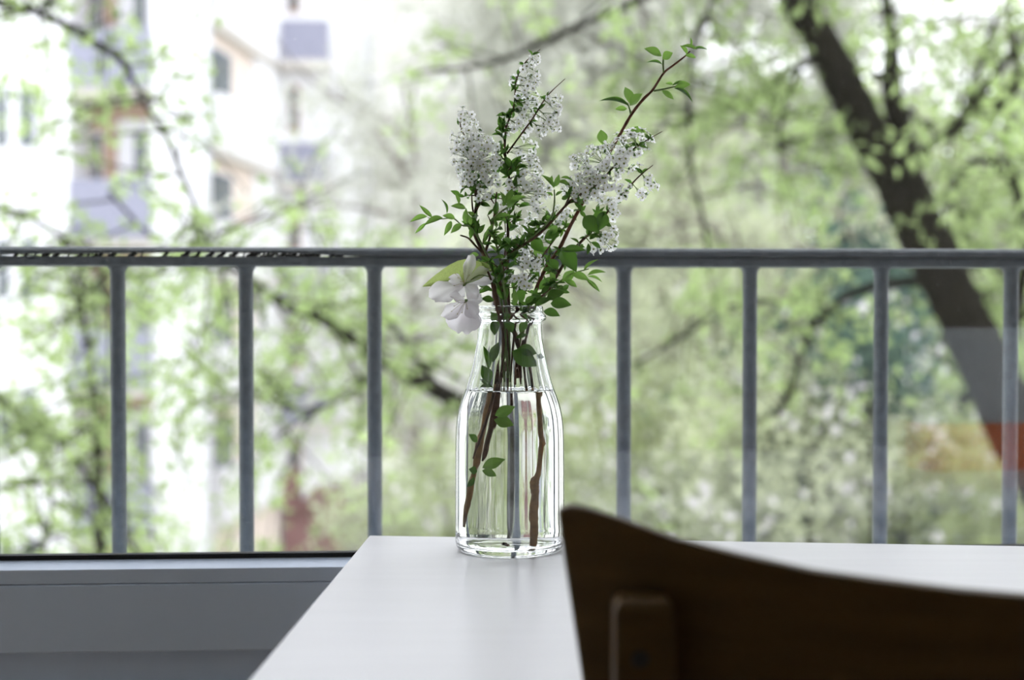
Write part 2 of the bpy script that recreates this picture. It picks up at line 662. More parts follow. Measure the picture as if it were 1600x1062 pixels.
# surface with a small meniscus
wz = il[0][1]
nv = len(mb.v)
first = rows[0]
vs, fs = [], []
prev = list(first)
for k_, dz in ((.97, -.0006), (.93, -.0011), (.86, -.0014)):
    row = []
    for k in range(NS):
        p = vl[first[k]]
        row.append(len(mb.v))
        mb.v.append((BC.x + (p[0] - BC.x) * k_, BC.y + (p[1] - BC.y) * k_, BC.z + wz + dz))
    for k in range(NS):
        k2 = (k + 1) % NS
        mb.f.append((prev[k], prev[k2], row[k2], row[k]))
        mb.m.append(1)
    prev = row
ci_ = len(mb.v)
mb.v.append((BC.x, BC.y, BC.z + wz - .0014))
for k in range(NS):
    mb.f.append((prev[k], prev[(k + 1) % NS], ci_))
    mb.m.append(1)
wat = mb.build('water', [M['water_side'], M['water_top']], None, smooth=True)
tag(wat, 'clear water filling the lower part of the bottle', 'water', kind='thing')

# ------------------------------------------------------------------ flowers: meshes shared by all copies
M['bark'] = mat('twig_bark', (.115, .062, .038), .7, .35, 300, .4, 700)
M['bark_wet'] = mat('wet_stem_bark', (.30, .165, .06), .5, .35, 160, .4, 500)
M['shoot'] = mat('red_shoot_bark', (.16, .062, .034), .6, .25, 200)
M['green_stem'] = mat('green_stem', (.16, .24, .08), .6, .2, 200)
M['petal'] = mat('spirea_petal', (.95, .95, .955), .6, .01, 90, trans=(.96, .96, .95), tfac=.58, spec=.2)
M['flower_eye'] = mat('flower_centre', (.40, .40, .10), .7, .3, 800)
M['leaf'] = mat('leaf_green', (.055, .135, .036), .40, .18, 150, .1, 400, rand=.4, trans=(.14, .30, .04), tfac=.40, spec=.5)
M['leaf_young'] = mat('young_leaf', (.13, .27, .075), .42, .15, 120, rand=.25, trans=(.28, .50, .09), tfac=.42, spec=.5)
M['cherry_leaf'] = mat('cherry_leaf', (.24, .34, .10), .35, .25, 60, trans=(.46, .56, .18), tfac=.5, spec=.6)
M['cherry_petal'] = mat('cherry_petal', (.92, .90, .92), .55, .06, 90, .5, 260, trans=(.93, .90, .92), tfac=.6, spec=.2)
M['stamen'] = mat('stamen', (.55, .50, .30), .6, .1, 200)


def mesh_of(mb, name, mats, smooth=True):
    me = bpy.data.meshes.new(name)
    me.from_pydata(mb.v, [], mb.f)
    for m in mats:
        me.materials.append(m)
    me.polygons.foreach_set('material_index', mb.m)
    if smooth:
        me.polygons.foreach_set('use_smooth', [True] * len(me.polygons))
    me.update()
    return me


def flower_mesh(seed):
    r_ = random.Random(seed)
    mb = MB()
    for k in range(5):
        t0 = 2 * math.pi * k / 5 + r_.uniform(-.1, .1)
        ct, st_ = math.cos(t0), math.sin(t0)
        cup = r_.uniform(.0, .24)
        ol = [(.09, -.03), (.22, -.17), (.36, -.215), (.47, -.14), (.50, 0), (.47, .14), (.36, .215), (.22, .17), (.09, .03)]
        vs = []
        for x, y in ol:
            z = cup * (x / .5) ** 2 + .10 * abs(y)
            vs.append((x * ct - y * st_, x * st_ + y * ct, z))
        x = .3
        vs.append((x * ct, x * st_, cup * .3 - .02))
        fs = [(i, (i + 1) % 9, 9) for i in range(9)]
        mb.add(vs, fs, 0)
    n = 7
    vs = [(.115 * math.cos(2 * math.pi * k / n), .115 * math.sin(2 * math.pi * k / n), .02) for k in range(n)]
    vs += [(.085 * math.cos(2 * math.pi * k / n), .085 * math.sin(2 * math.pi * k / n), .08) for k in range(n)]
    vs.append((0, 0, .055))
    fs = [(k, (k + 1) % n, n + (k + 1) % n, n + k) for k in range(n)] + [(n + k, n + (k + 1) % n, 2 * n) for k in range(n)]
    mb.add(vs, fs, 1)
    # calyx behind the petals
    vs = [(.15 * math.cos(2 * math.pi * k / 5), .15 * math.sin(2 * math.pi * k / 5), -.02) for k in range(5)] + [(0, 0, -.16)]
    mb.add(vs, [((k + 1) % 5, k, 5) for k in range(5)], 2)
    return mesh_of(mb, 'flower', [M['petal'], M['flower_eye'], M['green_stem']])


FLOWERS = [flower_mesh(i) for i in range(4)]


def leaf_mesh(name, mats, shape, fold=.25, arch=.12, wave=0.0, n=9, tip=1.0):
    """unit length along +x, unit width along y, seen from +z"""
    vs, fs = [], []
    for i in range(n + 1):
        t = i / n
        w = .5 * (math.sin(math.pi * t ** shape)) ** tip if 0 < t < 1 else .0
        zc = arch * (4 * t * (1 - t)) * .5 - arch * .6 * t * t
        for y in (-w, -w * .5, 0, w * .5, w):
            vs.append((t, y, zc + abs(y) * fold + wave * math.sin(t * 9 + y * 4) * abs(y)))
    for i in range(n):
        for k in range(4):
            a = i * 5 + k
            fs.append((a, a + 5, a + 6, a + 1))
    return mesh_of(MB().add(vs, fs), name, mats)


LEAF = {
    'ell': leaf_mesh('leaf', [M['leaf']], .9, .25, .10),
    'lan': leaf_mesh('leaf', [M['leaf']], .8, .3, .14),
    'yell': leaf_mesh('leaf', [M['leaf_young']], .95, .22, .10),
    'ylan': leaf_mesh('leaf', [M['leaf_young']], .8, .3, .14),
    'big': leaf_mesh('leaf', [M['cherry_leaf']], .75, .35, .10, .04),
}


def petal_mesh(seed):
    """a broad thin petal, narrow at the base, its far edge notched and crumpled"""
    r_ = random.Random(seed)
    n, w = 10, 8
    vs, fs = [], []
    ph = r_.uniform(0, 6)
    for i in range(n + 1):
        t = i / n
        hw_ = .06 + .44 * math.sin(min(1, t * 1.12) * math.pi * .5) ** 1.3 * (1 - .35 * max(0, t - .75) / .25)
        for k in range(w + 1):
            q = k / w * 2 - 1
            y = q * hw_
            x = t * (1 - .16 * q * q) - (.10 * max(0, 1 - abs(q) * 3.5) if i == n else 0)
            if i == n:
                x += r_.uniform(-.06, .03)
            z = .16 * q * q * t + .05 * math.sin(q * 7 + ph) * t + .06 * math.sin(t * 6 + q * 3 + ph) * t + r_.uniform(-.012, .012) * t - .10 * t * t
            vs.append((x, y + (r_.uniform(-.02, .02) if abs(q) == 1 else 0), z))
    for i in range(n):
        for k in range(w):
            a = i * (w + 1) + k
            fs.append((a, a + w + 1, a + w + 2, a + 1))
    return mesh_of(MB().add(vs, fs), 'petal', [M['cherry_petal']])


PETALS = [petal_mesh(i) for i in range(4)]


def fp(px, py, dy=0):
    return P(px, py, BY + dy)


def frame_matrix(origin, xdir, normal, lx, ly):
    x = xdir.normalized()
    z = (normal - x * normal.dot(x))
    z = z.normalized() if z.length > 1e-5 else x.orthogonal().normalized()
    y = z.cross(x)
    m = Matrix((x * lx, y * ly, z * lx)).transposed().to_4x4()
    m.translation = origin
    return m


def put(mesh, name, m, parent):
    o = bpy.data.objects.new(name, mesh)
    COL.objects.link(o)
    attach(o, parent)
    o.matrix_basis = m
    return o


LR = random.Random(5)


def leaf(parent, kind, x0, y0, x1, y1, wpx, dy=0, ddy=0, tilt=None, name='leaf'):
    a, c = fp(x0, y0, dy), fp(x1, y1, dy + ddy)
    d = c - a
    if tilt is None:
        tilt = (LR.uniform(-.5, .5), LR.uniform(-.2, .7))
    nrm = V((tilt[0], -1, tilt[1]))
    return put(LEAF[kind], name, frame_matrix(a, d, nrm, d.length, wpx * SC), parent)


def spline(pts, n=5):
    """catmull-rom through (x, y, z, radius) tuples"""
    out = []
    q = [np.array(p, float) for p in pts]
    for i in range(len(q) - 1):
        p0, p1, p2, p3 = q[max(i - 1, 0)], q[i], q[i + 1], q[min(i + 2, len(q) - 1)]
        for k in range(n):
            t = k / n
            out.append(.5 * ((2 * p1) + (-p0 + p2) * t + (2 * p0 - 5 * p1 + 4 * p2 - p3) * t**2 + (-p0 + 3 * p1 - 3 * p2 + p3) * t**3))
    out.append(q[-1])
    return out


def stem(parent, name, pts, m, n=5, knob=.12, seg=9):
    """pts: (px, py, dy, width in px) of the photograph"""
    w = [(*fp(x, y, dy), wd * SC / 2) for x, y, dy, wd in pts]
    s = spline(w, n)
    path = [V(q[:3]) for q in s]
    rad = [max(q[3], .0002) * (1 + LR.uniform(-knob, knob)) for q in s]
    o = MB().tube(path, rad, seg).build(name, m, parent, smooth=True)
    return o, path


def cluster(parent, path, cx, cy, r, dy, dens=1.0):
    """a dome of small flowers on fine stalks that leave the branch at one node"""
    C = fp(cx, cy, dy)
    node = min(path, key=lambda p: (p - C).length)
    rw = r * SC
    D = (C - node)
    D = D.normalized() if D.length > .003 else V((LR.uniform(-.4, .4), -1, .4)).normalized()
    D = (D + V((0, -.35, .15))).normalized()
    base = C - D * rw * .55
    n = max(4, int(dens * .92 * (r / 4.4) ** 2))
    mb = MB()
    spots = []
    tries = 0
    size0 = 12.8 * SC
    while len(spots) < n and tries < 400:
        tries += 1
        v = V((LR.gauss(0, 1), LR.gauss(0, 1), LR.gauss(0, 1))).normalized()
        if v.dot(D) < -.25:
            continue
        rr2 = rw * LR.uniform(.45, 1.15)
        p = C + v * rr2 - D * rw * .25
        if any((p - q[0]).length < size0 * .60 for q in spots):
            continue
        spots.append((p, (v + D * .4 + V((LR.gauss(0, .35), LR.gauss(0, .35) - .2, LR.gauss(0, .35) + .2))).normalized()))
    hub = node.lerp(base, .45)
    mb.tube([node, hub], [.0005, .0004], 4)
    for p, nn in spots:
        mb.tube([hub, hub.lerp(p, .55) + D * rw * .05, p - nn * .0008], [.00024, .0002, .0003], 3, cap=False)
    co = mb.build('flower_cluster', M['green_stem'], parent)
    for p, nn in spots:
        up = V((LR.uniform(-1, 1), LR.uniform(-1, 1), LR.uniform(-1, 1)))
        s = size0 * LR.uniform(.82, 1.12)
        put(LR.choice(FLOWERS), 'flower', frame_matrix(p, up - nn * up.dot(nn), nn, s, s), co)
    for p, nn in spots[::6]:                      # small bracts among the flowers
        l = LR.uniform(7, 10) * SC
        d = V((LR.uniform(-1, 1), -.7, LR.uniform(-.6, 1))).normalized()
        put(LEAF['lan'], 'leaf', frame_matrix(p - d * l * .4, d, V((LR.uniform(-.6, .6), -1, LR.uniform(0, .8))), l, l * .4), parent)
    # a few little leaves at the node
    for _ in range(LR.choice((1, 2, 2, 3))):
        d = V((LR.uniform(-1, 1), LR.uniform(-.6, .4), LR.uniform(-.6, 1))).normalized()
        l = LR.uniform(8, 15) * SC
        put(LEAF['lan'], 'leaf', frame_matrix(node, d, V((LR.uniform(-.6, .6), -1, LR.uniform(0, .8))), l, l * .36), parent)
    return co


def sub_twigs(parent, path, lo, hi, n, length=(12, 26), kind='lan'):
    """short side twigs with narrow leaves along part of a branch"""
    for _ in range(n):
        p = path[int(LR.uniform(lo, hi) * (len(path) - 1))]
        d = V((LR.uniform(-1, 1), LR.uniform(-.9, .5), LR.uniform(-.2, 1))).normalized()
        l = LR.uniform(*length) * SC
        e_ = p + d * l
        MB().tube([p, p.lerp(e_, .5) + V((0, 0, .001)), e_], [.0007, .0005, .0003], 5).build('side_twig', M['bark'], parent, smooth=True)
        for k in range(LR.randint(3, 5)):
            s = LR.uniform(.3, 1)
            dd = (d * .5 + V((LR.uniform(-1, 1), LR.uniform(-.8, .3), LR.uniform(-.5, .9))).normalized()).normalized()
            ll = LR.uniform(11, 21) * SC
            put(LEAF[LR.choice((kind, 'ell'))], 'leaf', frame_matrix(p.lerp(e_, s), dd, V((LR.uniform(-.7, .7), -1, LR.uniform(-.1, .9))), ll, ll * LR.uniform(.3, .48)), parent)


def branch(name, label, cat, base):
    return tag(empty(name, base), label, cat)


GRP = None
# -- branch 1: the stout left stem with the rounded white plume
s1 = branch('spirea_branch', 'stout brown spirea branch bearing the leftmost plume of white flowers', 'flower branch', fp(737, 818, -.01))
stem(s1, 'cut_stem', [(734, 822, -.012, 4), (740, 790, -.010, 8.5), (751, 740, -.008, 9), (760, 690, -.006, 9), (769, 640, -.004, 9), (777, 600, -.002, 9)], M['bark_wet'])
_, p1 = stem(s1, 'stem', [(777, 600, -.002, 9), (787, 545, .0, 9), (786, 510, -.002, 9), (776, 474, -.006, 10), (768, 425, -.010, 9.5), (756, 395, -.012, 9), (743, 366, -.012, 8), (741, 345, -.010, 7), (745, 316, -.008, 5), (742, 290, -.008, 4), (738, 262, -.006, 3.4), (737, 230, -.004, 3), (722, 205, 0, 2.2), (716, 176, .002, 1.2)], M['bark'])
stem(s1, 'side_twig', [(757, 398, -.012, 4), (744, 385, -.016, 3.6), (732, 372, -.018, 3), (719, 367.5, -.02, 2.2)], M['bark'], 3)
stem(s1, 'side_twig', [(744, 330, -.01, 3.5), (752, 312, -.012, 3), (764, 308, -.012, 2.5), (772, 318, -.012, 2)], M['bark'], 3)
stem(s1, 'side_twig', [(742, 345, -.01, 3.4), (738, 322, -.006, 2.6), (737, 300, -.004, 2)], M['bark'], 3)
stem(s1, 'side_twig', [(757, 396, -.012, 5), (764, 376, -.014, 4), (771, 345, -.014, 3), (776, 300, -.01, 2.2)], M['bark'], 3)
for c in [(731, 186, 18, 0), (722, 222, 22, -.004), (747, 226, 22, -.012), (733, 246, 24, -.016), (759, 250, 20, -.016), (770, 228, 15, -.006), (746, 272, 22, -.018), (768, 278, 17, -.014), (720, 262, 14, -.002), (759, 298, 14, -.014), (727, 284, 11, -.008), (776, 252, 12, -.01)]:
    cluster(s1, p1, *c)
sub_twigs(s1, p1, .40, .78, 18)

# -- branch 2: the tallest plume, with its fork
s2 = branch('spirea_branch', 'slender spirea branch with the tallest white plume and a forked tip', 'flower branch', fp(783, 690, .012))
_, p2 = stem(s2, 'stem', [(766, 718, .012, 2.5), (769, 708, .012, 6), (778, 660, .012, 7), (785, 610, .010, 7), (792, 550, .006, 6.5), (795, 490, .004, 6), (793, 430, 0, 5), (794, 350, -.004, 4.6), (797, 300, -.006, 4.5), (795, 275, -.008, 4.4), (789, 237, -.006, 4), (791, 200, -.004, 3), (803, 165, -.002, 2.6), (807, 125, 0, 2.2), (822, 96, .002, 1.8), (844, 77, .004, 1)], M['bark'])
_, p2b = stem(s2, 'forked_twig', [(792, 240, -.007, 3.2), (817, 206, -.012, 2.8), (833, 184, -.016, 2.4), (855, 150, -.018, 1.8), (883, 123, -.02, 1)], M['bark'])
for c in [(834, 93, 10, .002), (830, 108, 13, .0), (836, 126, 12, .0), (824, 134, 14, -.006), (836, 146, 11, .004), (816, 156, 13, -.004), (832, 164, 13, .002), (820, 178, 14, -.004), (834, 186, 11, .006), (808, 192, 12, -.002), (825, 204, 14, .004), (803, 126, 7, .006), (797, 205, 9, .002)]:
    cluster(s2, p2, *c)
for c in [(866, 156, 12, -.018), (873, 172, 11, -.014), (862, 186, 14, -.018), (850, 203, 12, -.014), (868, 196, 9, -.012)]:
    cluster(s2, p2b, *c)
for c in [(829, 232, 12, .006), (826, 252, 15, .004), (838, 262, 13, .008), (812, 262, 12, 0), (816, 284, 17, -.006), (838, 288, 16, -.004), (800, 292, 12, -.012), (850, 302, 15, -.006), (832, 312, 14, -.01), (790, 322, 9, -.012), (812, 238, 9, .002), (800, 262, 9, .004)]:
    cluster(s2, p2, *c)
sub_twigs(s2, p2, .40, .70, 24)
sub_twigs(s2, p2, .72, .9, 6, (5, 10))

# -- branch 3: arching right plume
s3 = branch('spirea_branch', 'arching spirea branch with the broad right-hand plume of white flowers', 'flower branch', fp(826, 864, .01))
stem(s3, 'cut_stem', [(826, 850, -.014, 8), (827, 845, -.014, 10), (828, 820, -.012, 10), (827, 800, -.012, 11.5), (829, 770, -.010, 9.5), (828, 752, -.01, 11), (832, 735, -.008, 8.5), (835, 700, -.006, 8), (837, 690, -.006, 10), (834, 675, -.004, 8), (832, 650, 0, 7.5), (830, 605, .003, 8)], M['bark_wet'])
_, p3 = stem(s3, 'stem', [(830, 605, .003, 8), (826, 575, .003, 8), (812, 545, .0, 7), (798, 500, -.012, 6.5), (784, 450, -.02, 6), (778, 425, -.024, 5.8), (799, 396, -.028, 5.6), (836, 370, -.030, 5.4), (856, 352, -.030, 5), (887, 318, -.026, 4.2), (902, 307, -.024, 4), (926, 293, -.022, 3.6), (945, 276, -.02, 3.2), (967, 252, -.018, 2.8), (998, 227, -.014, 2.2), (1035, 205, -.01, 1)], M['bark'])
for c in [(903, 252, 17, -.01), (922, 242, 15, -.006), (940, 231, 15, -.002), (965, 221, 14, -.006), (985, 212, 13, -.004), (1004, 208, 10, -.004), (1010, 224, 12, -.006), (1000, 236, 9, -.002), (918, 268, 18, -.022), (943, 258, 18, -.02), (967, 246, 15, -.024), (988, 236, 13, -.018), (898, 284, 16, -.022), (925, 290, 19, -.03), (950, 284, 17, -.024), (905, 304, 14, -.026), (884, 298, 12, -.02), (972, 266, 13, -.014), (935, 308, 13, -.014)]:
    cluster(s3, p3, *c)
for c in [(826, 426, 17, -.030), (808, 438, 14, -.028), (838, 410, 13, -.026), (818, 402, 13, -.02), (828, 346, 14, .004), (806, 350, 10, .006), (846, 330, 11, -.012), (812, 372, 9, .006), (824, 446, 9, -.03), (790, 372, 9, .004)]:
    cluster(s3, p3, *c)
sub_twigs(s3, p3, .26, .62, 24)

# -- branch 4: lower right spray, ending in a bare twig
s4 = branch('spirea_branch', 'low spirea branch leaning right, its bare tip below the broad plume', 'flower branch', fp(810, 560, .016))
_, p4 = stem(s4, 'stem', [(812, 590, .016, 5), (818, 540, .014, 5.5), (834, 490, .008, 5.6), (848, 464, .002, 5.6), (863, 443, -.002, 5.4), (878, 417, -.004, 5), (900, 386, -.006, 4.6), (925, 360, -.008, 4), (950, 330, -.008, 3.4), (972, 304, -.008, 3.4), (998, 276, -.01, 2.4), (1020, 258, -.012, 1.2)], M['bark'])
for c in [(972, 300, 14, -.016), (955, 316, 11, -.012), (992, 262, 8, -.006), (1012, 284, 11, -.008), (1020, 292, 8, -.004), (1003, 302, 11, -.01), (946, 372, 13, -.008), (958, 384, 9, -.006), (960, 362, 8, -.004), (932, 388, 9, -.012), (962, 335, 8, -.01)]:
    cluster(s4, p4, *c)
sub_twigs(s4, p4, .40, .72, 13, (10, 22), 'ell')

# -- leafy shoot rising at upper right
s5 = branch('leafy_shoot', 'reddish shoot with oval green leaves rising highest at right', 'leafy shoot', fp(800, 600, .006))
_, p5 = stem(s5, 'stem', [(806, 600, .008, 6), (812, 540, .008, 6), (822, 490, .004, 6.4), (833, 464, .002, 6.4), (851, 422, 0, 6.2), (874, 388, .002, 6), (891, 353, .006, 5.8), (925, 290, .010, 5.4), (948, 246, .010, 5), (967, 213, .008, 5), (987, 178, .006, 5), (1005, 155, .004, 4.6), (1020, 140, .003, 4.2), (1037, 114, .002, 3.8), (1052, 102, .001, 3.2), (1070, 88, 0, 2.6), (1078, 80, 0, 2)], M['shoot'])
stem(s5, 'side_twig', [(986, 179, .006, 3.4), (983, 168, .004, 2.6), (980, 160, .003, 2)], M['green_stem'], 3)
stem(s5, 'side_twig', [(1022, 142, .003, 3.4), (1038, 139, -.002, 2.6), (1056, 135, -.004, 1.8)], M['green_stem'], 3)
stem(s5, 'side_twig', [(1037, 114, .002, 3.4), (1036, 100, 0, 3), (1037, 88, 0, 2.4)], M['green_stem'], 3)
for l in [('yell', 985, 163, 977, 135, 16, 0, .004, (.3, .1)), ('yell', 984, 165, 1003, 146, 17, -.004, -.006, (-.2, .5)), ('yell', 980, 170, 961, 170, 9, 0, -.002, (0, .2)),
          ('lan', 983, 166, 937, 154, 4.5, -.002, 0, (0, 1.6)), ('yell', 1034, 88, 1007, 75, 15, 0, -.004, (.2, .3)), ('yell', 1035, 92, 1051, 82, 15, -.002, -.004, (-.3, .2)),
          ('lan', 1035, 101, 1010, 96, 5, -.001, 0, (0, 1.2)), ('yell', 1074, 86, 1063, 70, 9, 0, 0, (.5, .4)), ('yell', 1090, 78, 1064, 71, 9, -.002, 0, (0, .8)), ('yell', 1079, 73, 1079, 58, 5, .001, 0, (.6, 0)),
          ('lan', 1082, 78, 1106, 76, 4.5, 0, 0, (0, 1.4)), ('yell', 1070, 86, 1088, 90, 8, -.003, 0, (0, .3)), ('yell', 1054, 137, 1079, 131, 14, -.004, -.003, (0, .4)),
          ('lan', 1050, 134, 1077, 129, 4, -.002, 0, (0, 1.5)), ('lan', 1053, 138, 1084, 158, 4.5, -.004, -.004, (.8, .8)), ('yell', 1034, 141, 1053, 155, 9, -.004, -.002, (-.2, .2)), ('yell', 1052, 132, 1040, 130, 6, 0, 0, (0, .5)),
          ('yell', 942, 226, 939, 202, 17, .008, 0, (.1, .1)), ('yell', 984, 204, 1009, 205, 13, .006, 0, (0, .4)),
          ('ell', 925, 345, 948, 330, 14, -.03, -.006, (0, .3)), ('ell', 912, 338, 936, 362, 24, -.032, -.008, (-.3, .2)), ('ell', 944, 330, 936, 360, 20, -.034, -.006, (.3, .2)),
          ('ell', 940, 346, 956, 354, 8, -.02, 0, (0, .3)), ('ell', 876, 392, 901, 424, 26, -.03, -.012, (.3, .1)), ('ell', 878, 392, 915, 390, 14, -.03, -.008, (0, .5)), ('ell', 921, 374, 934, 364, 8, -.02, 0, (0, .4)),
          ('ell', 924, 378, 939, 388, 8, -.02, 0, (0, .4)), ('ell', 919, 380, 918, 398, 8, -.02, 0, (.4, .2))]:
    leaf(s5, *l)
sub_twigs(s5, p5, .18, .45, 7, (10, 20), 'ell')

# -- leafy sprig at left
s6 = branch('leafy_sprig', 'thin sprig with pointed green leaves sticking out far left', 'leafy sprig', fp(789, 560, -.004))
_, p6 = stem(s6, 'stem', [(790, 590, -.006, 3.6), (790, 520, -.012, 3.6), (783, 470, -.018, 3.4), (768, 420, -.024, 3.2), (752, 380, -.026, 3), (735, 355, -.028, 2.8), (722, 352, -.028, 2.4), (708, 341, -.028, 2), (690, 342, -.028, 1.6), (668, 340, -.028, 1.2)], M['green_stem'])
for l in [('ylan', 668, 338, 640, 346, 9, -.028, -.004, (.1, .5)), ('ylan', 692, 340, 662, 351, 10.5, -.030, -.004, (.1, .5)), ('ylan', 666, 348, 648, 365, 6, -.028, 0, (.4, .3)),
          ('ylan', 676, 340, 655, 320, 7, -.026, 0, (-.6, .6)), ('lan', 698, 334, 691, 310, 4, -.026, .004, (1, .3)), ('ylan', 711, 342, 691, 336, 10, -.031, 0, (.1, .4)),
          ('ylan', 705, 345, 694, 368, 9, -.029, -.003, (.3, .2)), ('ylan', 721, 350, 704, 364, 10, -.031, -.003, (.2, .3)), ('ylan', 728, 326, 704, 321, 10, -.028, 0, (0, .4)),
          ('ylan', 717, 319, 711, 301, 7, -.026, 0, (.6, .2)), ('ylan', 729, 349, 728, 325, 10, -.031, -.004, (-.2, .1)), ('ylan', 736, 352, 724, 330, 9, -.026, 0, (.5, .2)), ('ylan', 742, 340, 730, 330, 8, -.02, 0, (.2, .5)),
          ('lan', 736, 356, 735, 374, 8, -.03, 0, (.3, .2)), ('ylan', 748, 398, 731, 402, 9, -.03, -.004, (0, .6)), ('ell', 748, 404, 748, 416, 6, -.03, 0, (.2, .2))]:
    leaf(s6, *l)

# -- pale green upright shoots in the middle
s7 = branch('leafy_sprig', 'soft green sprig with upright narrow leaves amid the white plumes', 'leafy sprig', fp(792, 600, -.004))
_, p7 = stem(s7, 'stem', [(794, 596, -.002, 3.4), (796, 540, -.010, 3.4), (790, 470, -.024, 3.4), (780, 400, -.03, 3.4), (768, 352, -.032, 3.6), (784, 330, -.034, 3.2), (800, 322, -.036, 2.4)], M['green_stem'])
_, p7b = stem(s7, 'side_twig', [(782, 410, -.03, 3), (820, 380, -.03, 2.8), (858, 345, -.034, 2.8), (866, 320, -.036, 2.6), (866, 296, -.036, 2)], M['green_stem'])
for l in [('ylan', 790, 318, 801, 294, 12, -.036, 0, (.3, .2)), ('ylan', 796, 318, 822, 306, 12, -.038, -.004, (0, .6)), ('ylan', 788, 322, 782, 298, 9, -.034, .003, (.6, .1)), ('ylan', 793, 324, 808, 312, 12, -.04, -.006, (-.1, .4)),
          ('ylan', 866, 294, 846, 272, 8, -.036, 0, (.3, .4)), ('ylan', 866, 292, 874, 272, 9, -.038, 0, (.3, .1)), ('ylan', 862, 288, 862, 274, 7, -.034, 0, (-.4, .1)), ('ylan', 872, 284, 892, 290, 9, -.032, 0, (0, .7)), ('ylan', 876, 278, 896, 282, 6, -.03, 0, (0, .8)),
          ('ylan', 868, 306, 880, 298, 5, -.036, 0, (0, .5)), ('ylan', 864, 306, 853, 300, 5, -.036, 0, (0, .5)), ('ylan', 770, 350, 756, 372, 7, -.034, 0, (.3, .2)), ('ylan', 775, 340, 800, 336, 8, -.034, 0, (0, .6)),
          ('ell', 790, 384, 812, 378, 10, -.034, 0, (0, .6)), ('ylan', 835, 400, 850, 386, 16, -.02, 0, (0, .2)), ('ylan', 870, 352, 858, 368, 12, -.03, 0, (.2, .3)), ('ell', 872, 362, 850, 372, 16, -.03, 0, (0, .4)), ('ell', 832, 372, 850, 394, 20, -.018, -.01, (-.3, .1))]:
    leaf(s7, *l)
sub_twigs(s7, p7, .35, .8, 9, (10, 22), 'ylan')

# -- low sprig at right, just over the rim
s8 = branch('leafy_sprig', 'leafy green sprig drooping right over the bottle rim', 'leafy sprig', fp(806, 570, .01))
_, p8 = stem(s8, 'stem', [(808, 580, .01, 3.6), (816, 520, .0, 3.6), (834, 482, -.016, 3.4), (852, 462, -.022, 3.2), (872, 442, -.026, 2.8), (893, 428, -.028, 2.4), (920, 420, -.028, 1.6)], M['green_stem'])
for l in [('yell', 892, 428, 921, 437, 13, -.030, -.002, (0, .5)), ('yell', 878, 440, 898, 422, 15, -.028, 0, (.3, .2)), ('yell', 882, 438, 902, 448, 10, -.03, 0, (0, .5)), ('ylan', 912, 424, 934, 404, 6, -.026, 0, (-.4, .6)),
          ('ylan', 918, 430, 947, 424, 8, -.028, 0, (0, .7)), ('ylan', 916, 436, 938, 456, 7, -.028, 0, (-.3, .4)), ('ylan', 918, 432, 942, 440, 5, -.026, 0, (0, .9)), ('ell', 866, 450, 882, 450, 8, -.026, 0, (0, .6)),
          ('ell', 854, 466, 882, 456, 18, -.03, -.006, (0, .4)), ('ell', 860, 474, 893, 476, 19, -.036, -.008, (0, .35)), ('ell', 849, 486, 875, 493, 15, -.05, -.004, (0, .5)), ('ell', 836, 478, 864, 465, 11, -.04, -.006, (0, .5)),
          ('ylan', 804, 478, 804, 450, 9, -.045, 0, (.2, .1)), ('ell', 842, 452, 862, 432, 15, -.012, 0, (.3, .1)), ('ell', 820, 474, 836, 462, 10, -.04, 0, (0, .4)), ('ell', 790, 470, 778, 440, 18, -.02, 0, (.3, 0)),
          ('ell', 786, 470, 792, 432, 16, -.012, 0, (-.3, 0)), ('ell', 818, 470, 802, 446, 20, -.01, 0, (.2, 0)), ('ell', 826, 476, 846, 456, 14, -.02, 0, (.2, .3)), ('ell', 770, 455, 748, 446, 8, -.03, 0, (0, .5)), ('ell', 768, 452, 742, 460, 7, -.032, 0, (0, .6)), ('ell', 772, 470, 752, 466, 12, -.028, 0, (0, .5)),
          ('ell', 872, 420, 858, 404, 14, -.03, 0, (0, .3)), ('ylan', 860, 425, 866, 442, 9, -.032, 0, (.2, .4))]:
    leaf(s8, *l)
sub_twigs(s8, p8, .3, .7, 8, (10, 22), 'ell')

